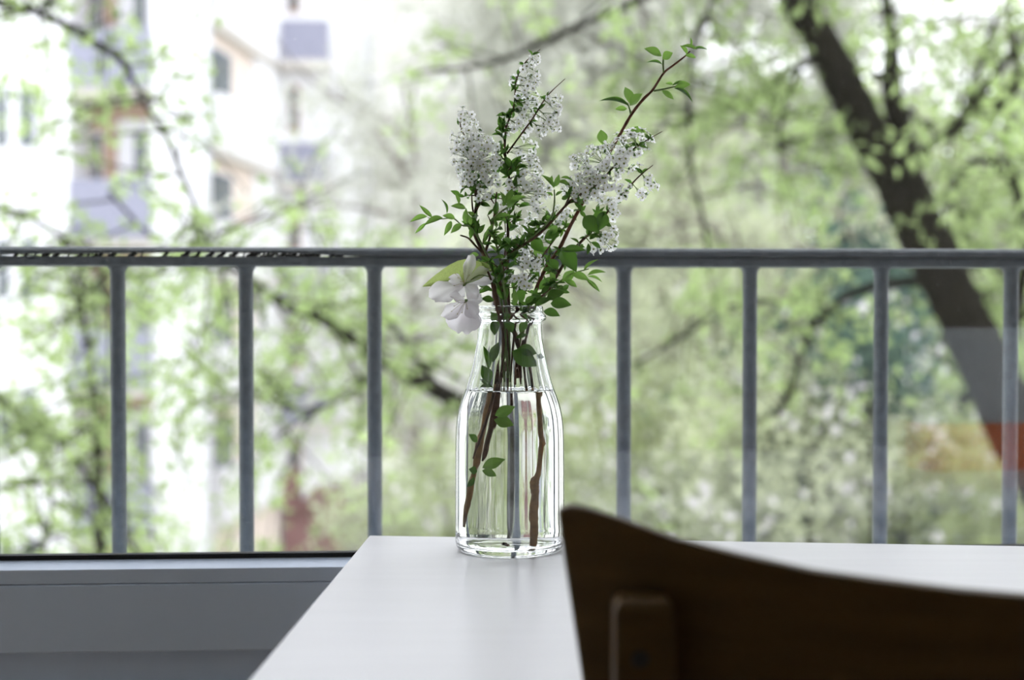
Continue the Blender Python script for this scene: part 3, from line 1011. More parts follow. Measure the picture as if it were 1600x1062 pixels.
# -- stems and leaves inside the bottle
s9 = branch('spirea_branch', 'short cut branch with pairs of leaves, standing in the water', 'flower branch', fp(746, 690, -.02))
stem(s9, 'stem', [(744, 716, -.024, 3), (757, 680, -.022, 4), (770, 640, -.018, 5), (778, 605, -.014, 5.5), (788, 560, -.008, 5), (790, 500, .012, 4.4), (786, 440, .016, 3.6), (790, 380, .018, 2.4), (788, 330, .018, 1.4)], M['bark'])
for l in [('yell', 775, 650, 804, 636, 17, -.03, -.004, (0, .2)), ('yell', 774, 656, 802, 664, 18, -.03, -.004, (0, .3)), ('yell', 757, 730, 790, 716, 17, -.028, -.004, (0, .3)), ('yell', 757, 734, 778, 742, 14, -.026, 0, (0, .6)),
          ('ell', 752, 736, 738, 732, 13, -.022, 0, (0, .3)), ('ell', 748, 744, 736, 760, 10, -.02, 0, (.4, .2)), ('ell', 752, 690, 738, 678, 12, -.022, 0, (.2, .3)),
          ('ell', 770, 566, 779, 534, 15, -.022, 0, (-.3, .1)), ('ell', 764, 576, 756, 540, 12, -.022, 0, (.5, .1)), ('ell', 766, 598, 753, 570, 19, -.024, 0, (.2, .2)), ('ell', 768, 604, 750, 592, 9, -.024, 0, (0, .6)), ('ell', 772, 606, 748, 604, 7, -.022, 0, (0, 1)),
          ('ell', 800, 548, 838, 572, 28, -.022, 0, (0, .2)), ('ell', 808, 545, 838, 552, 20, -.02, 0, (0, .3)), ('ell', 838, 556, 850, 558, 9, -.012, 0, (0, .2)), ('ell', 806, 528, 824, 522, 8, -.022, 0, (0, .4)),
          ('ell', 770, 500, 774, 524, 15, -.022, 0, (.3, .1)), ('ell', 800, 520, 790, 492, 15, -.02, 0, (.2, .1)), ('ell', 812, 520, 822, 494, 13, -.016, 0, (.2, .1)), ('ell', 780, 512, 768, 488, 12, -.018, 0, (.4, .1))]:
    leaf(s9, *l)
s10 = branch('spirea_branch', 'thin dark spirea twig crossing behind the others in the bottle neck', 'flower branch', fp(800, 640, .02))
_, p10 = stem(s10, 'stem', [(798, 640, .022, 4), (797, 590, .020, 4.4), (802, 540, .016, 4.4), (808, 490, .014, 4), (822, 440, .018, 3.4), (848, 400, .020, 3), (868, 372, .020, 2.4), (884, 352, .02, 1.6)], M['bark'])
sub_twigs(s10, p10, .42, .98, 20, (12, 26), 'ell')
for c in [(846, 372, 11, .016), (866, 350, 12, .016), (884, 336, 11, .016), (834, 392, 9, .014), (872, 330, 11, .012)]:
    cluster(s10, p10, *c)

# -- cherry sprig: two ragged white blossoms and a large leaf
ch = branch('cherry_sprig', 'cherry sprig with two large ragged white blossoms and a broad leaf', 'blossom', fp(790, 560, -.01))
stem(ch, 'stem', [(792, 580, -.006, 4), (786, 520, -.014, 4), (776, 480, -.034, 4), (768, 440, -.038, 3.6), (762, 424, -.04, 3)], M['bark'])
stem(ch, 'flower_stalk', [(764, 432, -.04, 1.8), (748, 430, -.042, 1.6), (730, 442, -.044, 1.8)], M['green_stem'], 3)
stem(ch, 'flower_stalk', [(767, 440, -.04, 1.8), (750, 452, -.044, 1.6), (734, 470, -.046, 1.8)], M['green_stem'], 3)
leaf(ch, 'big', 768, 421, 659, 446, 37, -.030, -.006, (.05, .25))
leaf(ch, 'big', 764, 424, 752, 408, 10, -.036, 0, (.2, .2))
def blossom(cx, cy, dy, petals, stamens):
    c = fp(cx, cy, dy)
    mb = MB().tube([c + V((.002, .002, .001)), c, c + V((-.0015, -.0015, -.001))], [.0008, .0018, .0008], 8)
    o = mb.build('blossom', M['green_stem'], ch, smooth=True)
    for (x1, y1, w, dd, tl) in petals:
        q = fp(x1, y1, dy + dd)
        d = q - c
        put(LR.choice(PETALS), 'petal', frame_matrix(c + d * .04, d, V((tl[0], -1, tl[1])), d.length * 1.05, w * 1.35 * SC), o)
    for (x1, y1, dd) in stamens:
        q = fp(x1, y1, dy + dd)
        s_ = MB().tube([c, c.lerp(q, .5) + V((0, -.001, .0008)), q], [.0002, .00018, .00018], 4)
        s_.tube([q, q + (q - c).normalized() * .0009], [.0005, .0004], 5)
        s_.build('stamen', M['stamen'], o)
blossom(726, 444, -.046, [(737, 400, 15, -.004, (.3, .1)), (676, 462, 30, -.012, (.1, .4)), (704, 436, 17, -.014, (.3, .2)), (745, 462, 20, -.012, (-.3, .1)), (768, 428, 26, .006, (-.1, .3)), (712, 462, 18, -.004, (.2, .1))],
        [(712, 428, -.012), (719, 424, -.012), (724, 427, -.014), (716, 434, -.016), (710, 446, -.014), (733, 430, -.012), (720, 440, -.018)])
blossom(728, 470, -.050, [(722, 518, 42, -.006, (.05, .1)), (744, 492, 22, -.012, (-.3, .1)), (695, 494, 20, -.010, (.3, .2)), (708, 462, 17, -.014, (.2, .5)), (752, 466, 18, -.004, (-.2, .4)), (738, 514, 28, .003, (-.1, .1))],
        [(710, 478, -.014), (706, 486, -.014), (715, 490, -.016), (730, 482, -.016), (722, 488, -.016), (712, 470, -.014)])
# crumbs at the bottom of the bottle
for k, (x, y) in enumerate(((787, 848), (786, 852))):
    c = V((BC.x - .004 + .002 * k, BC.y - .012 - .01 * k, BC.z + (pz(847) + .0018)))
    o = MB().tube([c + V((-.0016, 0, 0)), c, c + V((.0016, .001, .0004))], [.0004, .0014, .0005], 6).build('bud_scale', M['bark'])
    tag(o, ['small fallen brown bud scale farther back on the bottle bottom', 'small fallen brown bud scale nearer the front of the bottle bottom'][k], 'debris', 'bud scales fallen in the bottle')

# ------------------------------------------------------------------ outside: ground, houses
GZ = -6.6
M['ground'] = mat('courtyard_paving', (0.568, 0.576, 0.499), .9, .2, .6)
M['render_white'] = mat('white_render', (0.757, 0.752, 0.774), .85, .03, .5)
M['render_beige'] = mat('beige_render', (0.722, 0.619, 0.55), .85, .05, .5)
M['render_brown'] = mat('brown_render', (0.464, 0.327, 0.249), .85, .06, .5)
M['panel_blue'] = mat('blue_grey_panel', (0.258, 0.261, 0.335), .6, .05, .8)
M['soffit'] = mat('concrete_soffit', (0.585, 0.55, 0.516), .85, .06, .8)
M['pane_dark'] = mat('dark_window_pane', (.10, .12, .13), .15, .1, .8, spec=.6)
M['win_frame'] = mat('white_window_frame', (0.722, 0.722, 0.757), .6, .03, 1)
M['pipe'] = mat('grey_downpipe', (0.688, 0.688, 0.722), .6, .05, 1)
M['brick'] = mat('red_brick', (.17, .088, .084), .85, .2, 2.5)
M['grey_wall'] = mat('grey_plaster', (0.344, 0.335, 0.327), .85, .06, .8)
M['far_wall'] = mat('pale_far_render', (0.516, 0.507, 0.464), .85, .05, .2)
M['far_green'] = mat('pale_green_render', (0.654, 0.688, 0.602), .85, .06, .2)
g = MB()
g.box(-120, 120, 1.9, 200, GZ - .5, GZ)
tag(g.build('ground', M['ground']), kind='structure')
# our own building below the window
tag(MB().box(-14, 14, .0, .1, GZ, -.2, fn=lambda u, v, z: W(u, v, z)).build('wall_outside', M['wall']), kind='structure')

HYC = CZ
def X_at(px, Y):
    return (px - 800) / F * Y
def Z_at(py, Y):
    return P(800, py, Y).z

YB = 32.0
FL = [None]
bld = tag(empty('apartment_building', (X_at(160, YB), YB + 6, GZ)), 'white apartment block with blue-grey balconies and recessed loggias at left', 'building')
px = lambda a: X_at(a, YB)
pzf = lambda a: Z_at(a, YB)
zlo, zhi = GZ, 11.2
# front wall piers and the wall behind the loggias
def wbox(name, x0, x1, y0, y1, z0, z1, m, parent=bld):
    return MB().box(x0, x1, y0, y1, z0, z1).build(name, m, parent)
wbox('wall', px(-420), px(112), YB, YB + 12, zlo, zhi, M['render_white'])
wbox('wall', px(238), px(320), YB, YB + 12, zlo, zhi, M['render_white'])
wbox('loggia_wall', px(112), px(238), YB + 1.5, YB + 12, zlo, zhi, M['render_brown'])
fh = 240 * YB / F * .98
for k in range(-3, 3):
    zc = pzf(325) - k * -fh if False else pzf(325) + k * fh
    wbox('balcony_panel', px(112), px(237), YB - .12, YB, zc - .75, zc + .72, M['panel_blue'])
    wbox('balcony_slab', px(112), px(238), YB, YB + 1.5, zc - .95, zc - .75, M['soffit'])
    wbox('white_panel', px(158), px(236), YB + 1.42, YB + 1.5, zc - .75, zc + 2.4, M['render_white'])
    w_ = wbox('window', px(184), px(208), YB + 1.36, YB + 1.42, zc + .6, zc + 2.2, M['win_frame'])
    MB().box(px(187), px(205), YB + 1.34, YB + 1.36, zc + .68, zc + 2.12).build('pane', M['pane_dark'], w_)
    w_ = wbox('window', px(116), px(132), YB + 1.44, YB + 1.5, zc - .4, zc + 2.1, M['win_frame'])
    MB().box(px(118), px(130), YB + 1.42, YB + 1.44, zc - .3, zc + 2.0).build('pane', M['pane_dark'], w_)
    for a, c in ((-6, 18), (30, 60), (-110, -60), (-220, -160)):
        w_ = wbox('window', px(a), px(c), YB - .04, YB, zc + 1.45, zc + 3.05, M['win_frame'])
        MB().box(px(a) + .06, px(c) - .06, YB - .06, YB - .04, zc + 1.53, zc + 2.97).build('pane', M['pane_dark'], w_)
# downpipe on the corner
MB().tube([(px(322), YB - .1, zlo), (px(322), YB - .1, zhi)], .09, 8).build('downpipe', M['pipe'], bld)
# the receding side with deep loggias and bright parapets
YE = 39.0
xs0, xs1 = px(328), X_at(446, YE)
def side(t, off=0):
    return V((xs0 + (xs1 - xs0) * t + off, YB + (YE - YB) * t, 0))
def side_slab(name, t0, t1, o0, o1, z0, z1, m):
    p = [side(t0, o0), side(t0, o1), side(t1, o1), side(t1, o0)]
    b = MB()
    b.hexa([V((q.x, q.y, z)) for z in (z0, z1) for q in p])
    return b.build(name, m, bld)
sfh = 205 * YB / F * .98
side_slab('wall', .004, .028, -.1, 0, zlo, zhi, M['pipe'])
side_slab('loggia_wall', .03, 1, -.6, -.22, zlo, zhi, M['render_beige'])
for k in range(-3, 4):
    zc = Z_at(190, YB) + k * sfh
    side_slab('parapet', .10, 1, -.15, .1, zc - .55, zc + .85, M['render_white'])
    side_slab('balcony_slab', .02, 1, -.22, .05, zc - .75, zc - .55, M['soffit'])
    side_slab('pier', .62, 1, -.22, -.06, zc - .55, zc + 2.5, M['render_white'])
    w_ = side_slab('window', .08, .36, -.22, -.19, zc + .7, zc + 2.1, M['win_frame'])
    p = [side(.1, -.19), side(.1, -.17), side(.34, -.17), side(.34, -.19)]
    MB().hexa([V((q.x, q.y, z)) for z in (zc + .75, zc + 2.05) for q in p]).build('pane', M['pane_dark'], w_)
# the set-back part farther on
qx = lambda a: X_at(a, YE)
wbox('wall', qx(440), qx(536), YE, YE + 9, zlo, zhi, M['render_white'])
for k in range(-3, 3):
    zc = Z_at(72, YE) + k * 3.6
    wbox('balcony_panel', qx(450), qx(522), YE - 1.0, YE - .9, zc - .6, zc + .55, M['panel_blue'])
    wbox('balcony_slab', qx(450), qx(522), YE - 1.0, YE, zc - .8, zc - .6, M['soffit'])
    w_ = wbox('window', qx(452), qx(470), YE - .05, YE, zc - 2.6, zc - 1.2, M['render_brown'])
    MB().box(qx(455), qx(467), YE - .08, YE - .05, zc - 2.5, zc - 1.3).build('pane', M['pane_dark'], w_)
wbox('roof', px(-430), px(325), YB - .3, YB + 12, zhi, zhi + .4, M['soffit'])

# low brick shed and grey wall at its foot
yk = 28.0
kx = lambda a: X_at(a, yk)
shed = tag(empty('brick_outbuilding', (kx(495), yk + 1, GZ)), 'low red brick outbuilding beside a grey wall, seen between two railing bars', 'building')
wbox('wall', kx(458), kx(534), yk, yk + 3.6, GZ, Z_at(792, yk), M['brick'], shed)
wbox('chimney', kx(438), kx(460), yk + .2, yk + 1, GZ, Z_at(740, yk), M['brick'], shed)
b = MB()
za, zb_ = Z_at(790, yk), Z_at(800, yk + 4)
b.hexa([(kx(440), yk - .3, za), (kx(540), yk - .3, za), (kx(540), yk + 4, zb_), (kx(440), yk + 4, zb_),
        (kx(440), yk - .3, za + .12), (kx(540), yk - .3, za + .12), (kx(540), yk + 4, zb_ + .12), (kx(440), yk + 4, zb_ + .12)]).build('roof', M['brick'], shed)
gw = tag(MB().box(kx(536), kx(612), yk + .5, yk + 1.0, GZ, Z_at(742, yk)).build('garden_wall', M['grey_wall'], None, bevel=.03), 'plain grey plastered wall to the right of the brick outbuilding', 'wall', kind='thing')

# pale houses far behind the trees
def far_house(x0, x1, Y, ztop, m, label, rows=5, cols=6, dep=10):
    h = tag(empty('distant_house', (X_at((x0 + x1) / 2, Y), Y + dep / 2, GZ)), label, 'building')
    a, c = X_at(x0, Y), X_at(x1, Y)
    MB().box(a, c, Y, Y + dep, GZ, ztop).build('wall', m, h)
    MB().box(a - .4, c + .4, Y - .4, Y + dep, ztop, ztop + .5).build('roof', M['soffit'], h)
    for i in range(cols):
        for j in range(rows):
            xc = a + (c - a) * (i + .5) / cols
            zc = GZ + 2.2 + (ztop - GZ) * (j + .1) / rows
            w_ = MB().box(xc - .7, xc + .7, Y - .06, Y, zc, zc + 1.6).build('window', M['win_frame'], h)
            MB().box(xc - .6, xc + .6, Y - .08, Y - .06, zc + .1, zc + 1.5).build('pane', M['pale_pane'], w_)
    return h
M['pale_pane'] = mat('haze_paled_pane', (0.482, 0.473, 0.439), .4, .05, .3)  # haze put into the colour: panes kept close to the wall tone
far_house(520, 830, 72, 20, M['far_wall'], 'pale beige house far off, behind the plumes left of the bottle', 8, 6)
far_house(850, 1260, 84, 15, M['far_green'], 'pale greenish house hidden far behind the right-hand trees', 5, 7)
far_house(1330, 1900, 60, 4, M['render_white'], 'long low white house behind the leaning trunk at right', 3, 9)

# ------------------------------------------------------------------ trees
M['trunk'] = mat('tree_bark', (.009, .008, .005), .95, .4, 9, .6, 25, spec=.05)
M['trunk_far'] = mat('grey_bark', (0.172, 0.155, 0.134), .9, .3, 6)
def foliage_mat(name, c, t, var=.55, scale=2.2):
    return mat(name, c, .55, var, scale, trans=t, tfac=.5, spec=.3)
M['fol_a'] = foliage_mat('spring_foliage', (.27, .355, .15), (.44, .56, .23))
M['fol_b'] = foliage_mat('haze_paled_foliage', (.42, .45, .32), (.56, .60, .40))  # leaf colour whitened to stand in for a veil of haze
M['fol_c'] = foliage_mat('deep_foliage', (.055, .095, .080), (.09, .15, .11))
M['fol_d'] = foliage_mat('shrub_foliage', (.25, .29, .15), (.40, .46, .23))
M['fol_far'] = foliage_mat('hazy_foliage', (.52, .53, .47), (.58, .59, .51), .15, .6)  # distance haze is mixed into this greyed leaf colour
M['blossom_white'] = foliage_mat('tree_blossom', (0.722, 0.688, 0.722), (0.688, 0.654, 0.688), .05)


def leaf_cloud(name, pts, size, m, parent, aspect=.55, seed=0, jitter=.35):
    """one mesh of many small folded leaves at the given points"""
    r_ = np.random.default_rng(seed)
    pts = np.asarray(pts, float)
    n = len(pts)
    d = r_.normal(size=(n, 3))
    d /= np.linalg.norm(d, axis=1)[:, None]
    k = r_.normal(size=(n, 3))
    k -= d * (k * d).sum(1)[:, None]
    k /= np.linalg.norm(k, axis=1)[:, None]
    nn = np.cross(d, k)
    s = size * (1 + jitter * r_.uniform(-1, 1, n))[:, None]
    a = pts - d * s * .5
    c = pts + d * s * .5
    l = pts + k * s * aspect * .5 + nn * s * .1
    r2 = pts - k * s * aspect * .5 + nn * s * .1
    vs = np.stack([a, l, c, r2], 1).reshape(-1, 3)
    me = bpy.data.meshes.new(name)
    me.vertices.add(4 * n)
    me.vertices.foreach_set('co', vs.ravel())
    me.loops.add(6 * n)
    idx = (np.arange(n)[:, None] * 4 + np.array([0, 1, 2, 0, 2, 3])[None]).ravel()
    me.loops.foreach_set('vertex_index', idx)
    me.polygons.add(2 * n)
    me.polygons.foreach_set('loop_start', np.arange(2 * n) * 3)
    me.update(calc_edges=True)
    me.materials.append(m)
    o = bpy.data.objects.new(name, me)
    COL.objects.link(o)
    attach(o, parent)
    o['kind'] = 'stuff'
    return o


def ptsY(pl, Y):
    """polyline of (px, py, width px[, extra depth]) -> 3-D points and radii"""
    out = []
    for q in pl:
        y = Y + (q[3] if len(q) > 3 else 0)
        out.append((*P(q[0], q[1], y), q[2] * y / F / 2))
    return out


TR = random.Random(21)
def limb(parent, name, pl, Y, m, n=5, seg=10):
    s = spline(ptsY(pl, Y), n)
    path = [V(q[:3]) for q in s]
    MB().tube(path, [max(q[3], .003) * (1 + TR.uniform(-.07, .07)) for q in s], seg).build(name, m, parent, smooth=True)
    return path


def twigs_and_leaves(paths, n, length, per, spread, parent, m, lm, size, seed, droop=-.1, name='foliage'):
    """fine twigs off the limbs, leaves in tufts along the twigs"""
    r_ = random.Random(seed)
    mb = MB()
    pts = []
    for _ in range(n):
        pa = r_.choice(paths)
        p = pa[r_.randrange(len(pa))]
        d = V((r_.gauss(0, 1), r_.gauss(0, 1), r_.gauss(0, .8) + droop)).normalized()
        l = r_.uniform(*length)
        q = p + d * l * .5 + V((r_.gauss(0, .06), r_.gauss(0, .06), r_.gauss(0, .06))) * l
        e_ = p + d * l + V((r_.gauss(0, .2), r_.gauss(0, .2), r_.gauss(0, .2) + droop)) * l
        mb.tube([p, q, e_], [.007, .005, .003], 4, cap=False)
        for _k in range(r_.randint(2, 5)):
            t = r_.uniform(.2, 1.05)
            c = p.lerp(q, t * 2) if t < .5 else q.lerp(e_, t * 2 - 1)
            for _j in range(per):
                pts.append(c + V((r_.gauss(0, spread), r_.gauss(0, spread), r_.gauss(0, spread))))
    tw = mb.build('twigs', m, parent)
    tw['kind'] = 'stuff'
    leaf_cloud(name, pts, size, lm, parent, seed=seed)


def blobs(specs, seed):
    """tufts of points in ellipsoids given as (px, py, rx px, ry px, Y, depth, tufts, per tuft, spread m)"""
    r_ = random.Random(seed)
    pts = []
    for (x, y, rx, ry, Y, dp, n, per, sp) in specs:
        for _ in range(n):
            while True:
                a, c, d = r_.uniform(-1, 1), r_.uniform(-1, 1), r_.uniform(-1, 1)
                if a * a + c * c + d * d < 1:
                    break
            q = P(x + a * rx, y + c * ry, Y + d * dp)
            if q.z < GZ + .1:
                continue
            for _j in range(per):
                pts.append(q + V((r_.gauss(0, sp), r_.gauss(0, sp), r_.gauss(0, sp))))
    return pts


# -- the big leaning tree at right
YR = 8.2
tr = tag(empty('leaning_tree', P(1900, 1500, YR) * 1.0), 'big dark-barked tree leaning left across the upper right', 'tree')
tr.location.z = GZ
base_x = X_at(2150, YR)
pr = limb(tr, 'trunk', [(2180, 2300, 150), (1950, 1500, 120), (1720, 930, 100), (1600, 690, 92), (1540, 570, 84), (1483, 450, 76), (1432, 345, 80), (1398, 270, 72), (1350, 195, 62), (1300, 95, 56), (1240, -10, 50), (1180, -120, 44), (1090, -330, 34)], YR, M['trunk'], 6, 14)
pr2 = limb(tr, 'limb', [(1432, 320, 44), (1415, 235, 40), (1397, 160, 34), (1393, 118, 30), (1392, 60, 22), (1384, 0, 18), (1370, -120, 14), (1340, -300, 8)], YR, M['trunk'])
limb(tr, 'branch_stub', [(1398, 128, 18), (1380, 122, 18), (1364, 118, 14)], YR, M['trunk'], 3)
pr3 = limb(tr, 'branch', [(1272, 92, 12), (1235, 112, 9), (1185, 150, 8), (1110, 178, 6, .3), (1040, 195, 4, .5), (960, 230, 3, .7)], YR, M['trunk'])
pr4 = limb(tr, 'branch', [(1250, 105, 8), (1235, 140, 8), (1220, 190, 6), (1216, 230, 3)], YR, M['trunk'])
pr5 = limb(tr, 'branch', [(1400, 270, 18), (1450, 230, 16, -.4), (1500, 190, 14, -.7), (1560, 110, 12, -.9), (1640, 20, 9, -1)], YR, M['trunk'])
pr6 = limb(tr, 'branch', [(1500, 480, 20), (1440, 440, 16, .3), (1340, 455, 14, .5), (1290, 490, 13, .6), (1255, 540, 11, .7), (1240, 600, 9, .7), (1215, 650, 6, .7)], YR, M['trunk'])
pr7 = limb(tr, 'branch', [(1300, 485, 10, .6), (1240, 470, 8, .7), (1140, 480, 8, .8), (1060, 530, 6, .9), (985, 575, 5, 1.0), (930, 620, 3, 1)], YR, M['trunk'])
pr8 = limb(tr, 'branch', [(1182, -120, 16), (1060, -30, 13), (980, 8, 11), (900, 42, 11), (850, 65, 10), (790, 92, 8), (730, 106, 6), (650, 112, 3)], YR, M['trunk'])
pr9 = limb(tr, 'branch', [(1120, -60, 7), (1110, 8, 7), (1084, 60, 8), (1076, 150, 8), (1080, 260, 7), (1098, 340, 6), (1112, 420, 4)], YR, M['trunk'])
pr10 = limb(tr, 'branch', [(1560, 620, 20, .3), (1600, 420, 18, .5), (1590, 300, 15, .6), (1540, 250, 12, .8), (1500, 270, 9, 1.0), (1480, 330, 6, 1)], YR, M['trunk'])
pr11 = limb(tr, 'branch', [(1592, 320, 12, .6), (1575, 200, 12, .6), (1590, 100, 10, .6), (1570, -20, 8, .6)], YR, M['trunk'])
twigs_and_leaves([pr[58:], pr2[22:], pr3[7:], pr4[8:], pr5[7:], pr6[12:], pr7, pr8[6:], pr9, pr10[4:]], 210, (.3, 1.1), 5, .06, tr, M['trunk'], M['fol_a'], .085, 31)

# -- tree hidden behind the bottle, its limb reaching up to the left
YM = 6.6
tm = tag(empty('forked_tree', (X_at(800, YM), YM, GZ)), 'tree rising behind the bottle, its dark limb slanting up to the left', 'tree')
pm0 = limb(tm, 'trunk', [(830, 2500, 70), (815, 1500, 60), (800, 950, 44), (775, 720, 36), (748, 655, 32), (705, 622, 27), (640, 588, 22), (600, 565, 19), (560, 535, 17), (500, 498, 14), (450, 480, 12), (395, 440, 10), (335, 405, 8), (250, 380, 6), (170, 300, 5)], YM, M['trunk'])
pm1 = limb(tm, 'branch', [(690, 612, 10), (620, 520, 7, .5), (560, 440, 5, .8), (500, 380, 4, 1), (470, 300, 3, 1.2)], YM, M['trunk'])
pm2 = limb(tm, 'branch', [(600, 565, 8), (540, 620, 6, .4), (460, 640, 5, .6), (380, 610, 4, .8), (280, 640, 3, 1)], YM, M['trunk'])
twigs_and_leaves([pm0[38:], pm1, pm2], 85, (.25, .85), 5, .05, tm, M['trunk'], M['fol_a'], .07, 41)

# -- tree outside the frame at left: only its branches reach in
YL = 6.0
tl = tag(empty('overhanging_tree', (X_at(-700, YL), YL, GZ)), 'tree beyond the left edge whose thin dark branches hang into view', 'tree')
pl0 = limb(tl, 'trunk', [(-700, 2700, 150), (-680, 1500, 130), (-640, 700, 110), (-600, 100, 90), (-560, -400, 70)], YL, M['trunk'])
pl1 = limb(tl, 'branch', [(-600, 100, 40), (-350, -20, 28), (-150, -10, 20), (-20, 0, 14), (60, 20, 11), (110, 45, 11), (150, 68, 12), (190, 95, 11), (215, 140, 7), (240, 185, 7), (262, 220, 8), (285, 275, 8), (305, 320, 6), (325, 372, 5), (345, 430, 3)], YL, M['trunk'])
pl2 = limb(tl, 'branch', [(60, 18, 6), (85, 0, 7), (100, -30, 6), (110, -80, 4)], YL, M['trunk'], 3)
pl3 = limb(tl, 'branch', [(-640, 700, 34), (-300, 460, 20), (-80, 330, 10), (20, 328, 6), (55, 345, 7), (98, 372, 6), (150, 420, 4), (180, 470, 3)], YL, M['trunk'])
pl4 = limb(tl, 'branch', [(-640, 760, 34), (-300, 600, 20), (-80, 585, 12), (20, 640, 9), (90, 690, 8), (160, 770, 8), (200, 840, 8), (240, 900, 6)], YL, M['trunk'])
pl5 = limb(tl, 'branch', [(20, 640, 7), (60, 700, 6, .3), (80, 790, 5, .5), (70, 860, 3, .6)], YL, M['trunk'])
pl6 = limb(tl, 'branch', [(130, 400, 5, 1), (126, 470, 9, 1), (140, 560, 10, 1), (150, 660, 12, 1), (155, 760, 14, 1), (160, 900, 18, 1), (170, 1500, 26, 1)], YL, M['trunk'])
twigs_and_leaves([pl1[30:], pl2, pl3[12:], pl4[12:], pl5, pl6], 150, (.2, .75), 4, .05, tl, M['trunk'], M['fol_a'], .065, 51)
leaf_cloud('foliage', blobs([(300, 640, 330, 240, 8.5, 1.8, 95, 6, .06), (560, 740, 160, 140, 9, 1.4, 26, 6, .08), (620, 480, 130, 130, 9, 1.4, 40, 5, .08), (90, 110, 200, 150, 7, 1.4, 40, 4, .05), (60, 690, 180, 200, 8, 1.5, 60, 6, .06), (200, 480, 260, 90, 8, 1.4, 60, 5, .06)], 61), .075, M['fol_a'], tl, seed=62)

# -- hazy, thinly leaved tree in the middle distance
def grown_tree(name, label, pxb, Y, height, spread, n_limbs, n_tw, lm, size, seed, bark='trunk_far', per=5, sp=.14, group=None, tw_len=(.6, 1.8), lean=0, r0=.2):
    r_ = random.Random(seed)
    t = tag(empty(name, (X_at(pxb, Y), Y, GZ)), label, 'tree', group)
    bx = X_at(pxb, Y)
    trunk = [V((bx + lean * k / 6 + r_.gauss(0, .12), Y + r_.gauss(0, .12), GZ + height * k / 6)) for k in range(7)]
    sp_ = spline([(*p, r0 * (1 - k / 7.5)) for k, p in enumerate(trunk)], 4)
    MB().tube([V(q[:3]) for q in sp_], [q[3] for q in sp_], 9).build('trunk', M[bark], t, smooth=True)
    paths = [[V(q[:3]) for q in sp_[10:]]]
    for i in range(n_limbs):
        k = r_.uniform(.3, .95)
        q = V(sp_[int(k * (len(sp_) - 1))][:3])
        an = r_.uniform(0, 2 * math.pi)
        ln = spread * r_.uniform(.5, 1)
        up = r_.uniform(.1, .9)
        pts = [q]
        for j in range(1, 5):
            s = j / 4
            pts.append(q + V((math.cos(an) * ln * s, math.sin(an) * ln * s, up * ln * s * (1 - .25 * s))) + V((r_.gauss(0, .15), r_.gauss(0, .15), r_.gauss(0, .15))))
        s2_ = spline([(*p, r0 * .38 * (1 - j / 5)) for j, p in enumerate(pts)], 3)
        MB().tube([V(z[:3]) for z in s2_], [max(z[3], .008) for z in s2_], 6).build('branch', M[bark], t, smooth=True)
        paths.append([V(z[:3]) for z in s2_])
    twigs_and_leaves(paths, n_tw, tw_len, per, sp, t, M[bark], M[lm], size, seed + 1)
    return t


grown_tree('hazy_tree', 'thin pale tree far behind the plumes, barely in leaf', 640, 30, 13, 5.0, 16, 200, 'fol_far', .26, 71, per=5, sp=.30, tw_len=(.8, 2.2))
grown_tree('hazy_tree', 'pale spring tree seen between the bottle and the leaning trunk', 1060, 22, 10.5, 4.6, 20, 400, 'fol_b', .20, 73, per=6, sp=.24)
grown_tree('leafy_tree', 'bright green young tree behind the slanting limb, left of the bottle', 700, 24, 6.0, 2.6, 14, 110, 'fol_b', .19, 75, per=6, sp=.2)
grown_tree('leafy_tree', 'light green tree filling the upper right corner behind the trunk', 1520, 17, 11.5, 4.4, 20, 420, 'fol_a', .16, 77, per=5, sp=.18, bark='trunk')
grown_tree('leafy_tree', 'light green tree standing just left of the leaning trunk', 1220, 18, 10.0, 3.8, 18, 230, 'fol_b', .16, 79, per=6, sp=.2)
grown_tree('dark_fir', 'bluish dark evergreen behind the leaning trunk', 1325, 13.5, 8.4, 1.5, 26, 300, 'fol_c', .2, 81, per=6, sp=.18, bark='trunk', tw_len=(.4, 1.1))


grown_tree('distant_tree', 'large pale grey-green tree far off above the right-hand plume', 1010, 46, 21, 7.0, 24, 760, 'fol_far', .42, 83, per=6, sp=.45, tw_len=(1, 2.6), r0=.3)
grown_tree('distant_tree', 'large pale grey-green tree far off behind the leaning trunk', 1330, 50, 21, 7.0, 22, 560, 'fol_far', .42, 85, per=6, sp=.45, tw_len=(1, 2.6), r0=.3)

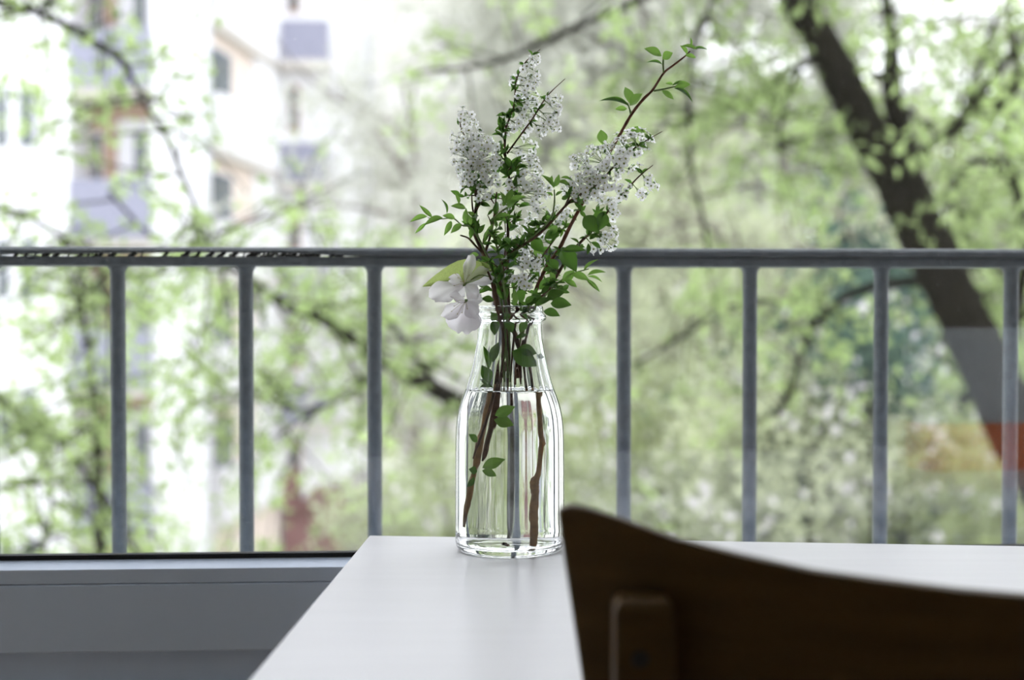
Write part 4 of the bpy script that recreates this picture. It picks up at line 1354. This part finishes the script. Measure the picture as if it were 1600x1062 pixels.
grown_tree('distant_tree', 'large pale grey-green tree far off in the upper right corner', 1570, 42, 19, 6.5, 22, 420, 'fol_far', .36, 89, per=5, sp=.45, tw_len=(1, 2.6), r0=.3)
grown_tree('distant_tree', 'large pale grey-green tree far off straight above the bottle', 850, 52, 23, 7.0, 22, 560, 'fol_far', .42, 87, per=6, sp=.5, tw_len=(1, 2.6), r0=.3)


def shrub(label, x, y, rx, ry, Y, n, lm, seed, size=.11):
    c = P(x, y, Y)
    s = tag(empty('shrub', (c.x, Y, GZ)), label, 'shrub', 'shrubs below the window')
    pts = blobs([(x, y, rx, ry, Y, 1.3, n, 6, .10)], seed)
    r_ = random.Random(seed)
    for i in range(6):
        e_ = P(x + r_.uniform(-.8, .8) * rx, y + r_.uniform(-.8, .2) * ry, Y + r_.uniform(-.8, .8))
        b0 = V((c.x + r_.uniform(-.3, .3), Y, GZ))
        MB().tube([b0, b0.lerp(e_, .5) + V((r_.gauss(0, .15), 0, .3)), e_], [.04, .03, .012], 6).build('stem', M['trunk'], s, smooth=True)
    leaf_cloud('foliage', pts, size, M[lm], s, seed=seed)
    leaf_cloud('blossom', blobs([(x, y, rx, ry, Y - .2, 1.3, int(n * .07), 5, .12)], seed + 500), size * .8, M['blossom_white'], s, .9, seed + 500)
shrub('mid-green shrub behind the first bars right of the bottle', 1000, 740, 200, 170, 13, 520, 'fol_d', 91)
shrub('pale shrub seen just above the middle of the chair back', 1230, 720, 200, 180, 11.8, 620, 'fol_b', 92)
shrub('bright shrub low in the right corner beneath the trunk', 1490, 770, 210, 150, 12.5, 560, 'fol_d', 93)
shrub('tall dark shrub below the branch fork at right', 1345, 530, 110, 110, 11.5, 150, 'fol_c', 94)
shrub('pale shrub below the bluish evergreen, between two right bars', 1120, 560, 190, 150, 17, 420, 'fol_b', 95, .13)
shrub('shrub behind the bottle and table edge', 760, 800, 190, 120, 15, 380, 'fol_d', 96)
shrub('small shrub at the foot of the white apartment block', 250, 860, 200, 60, 20, 90, 'fol_a', 97, .14)
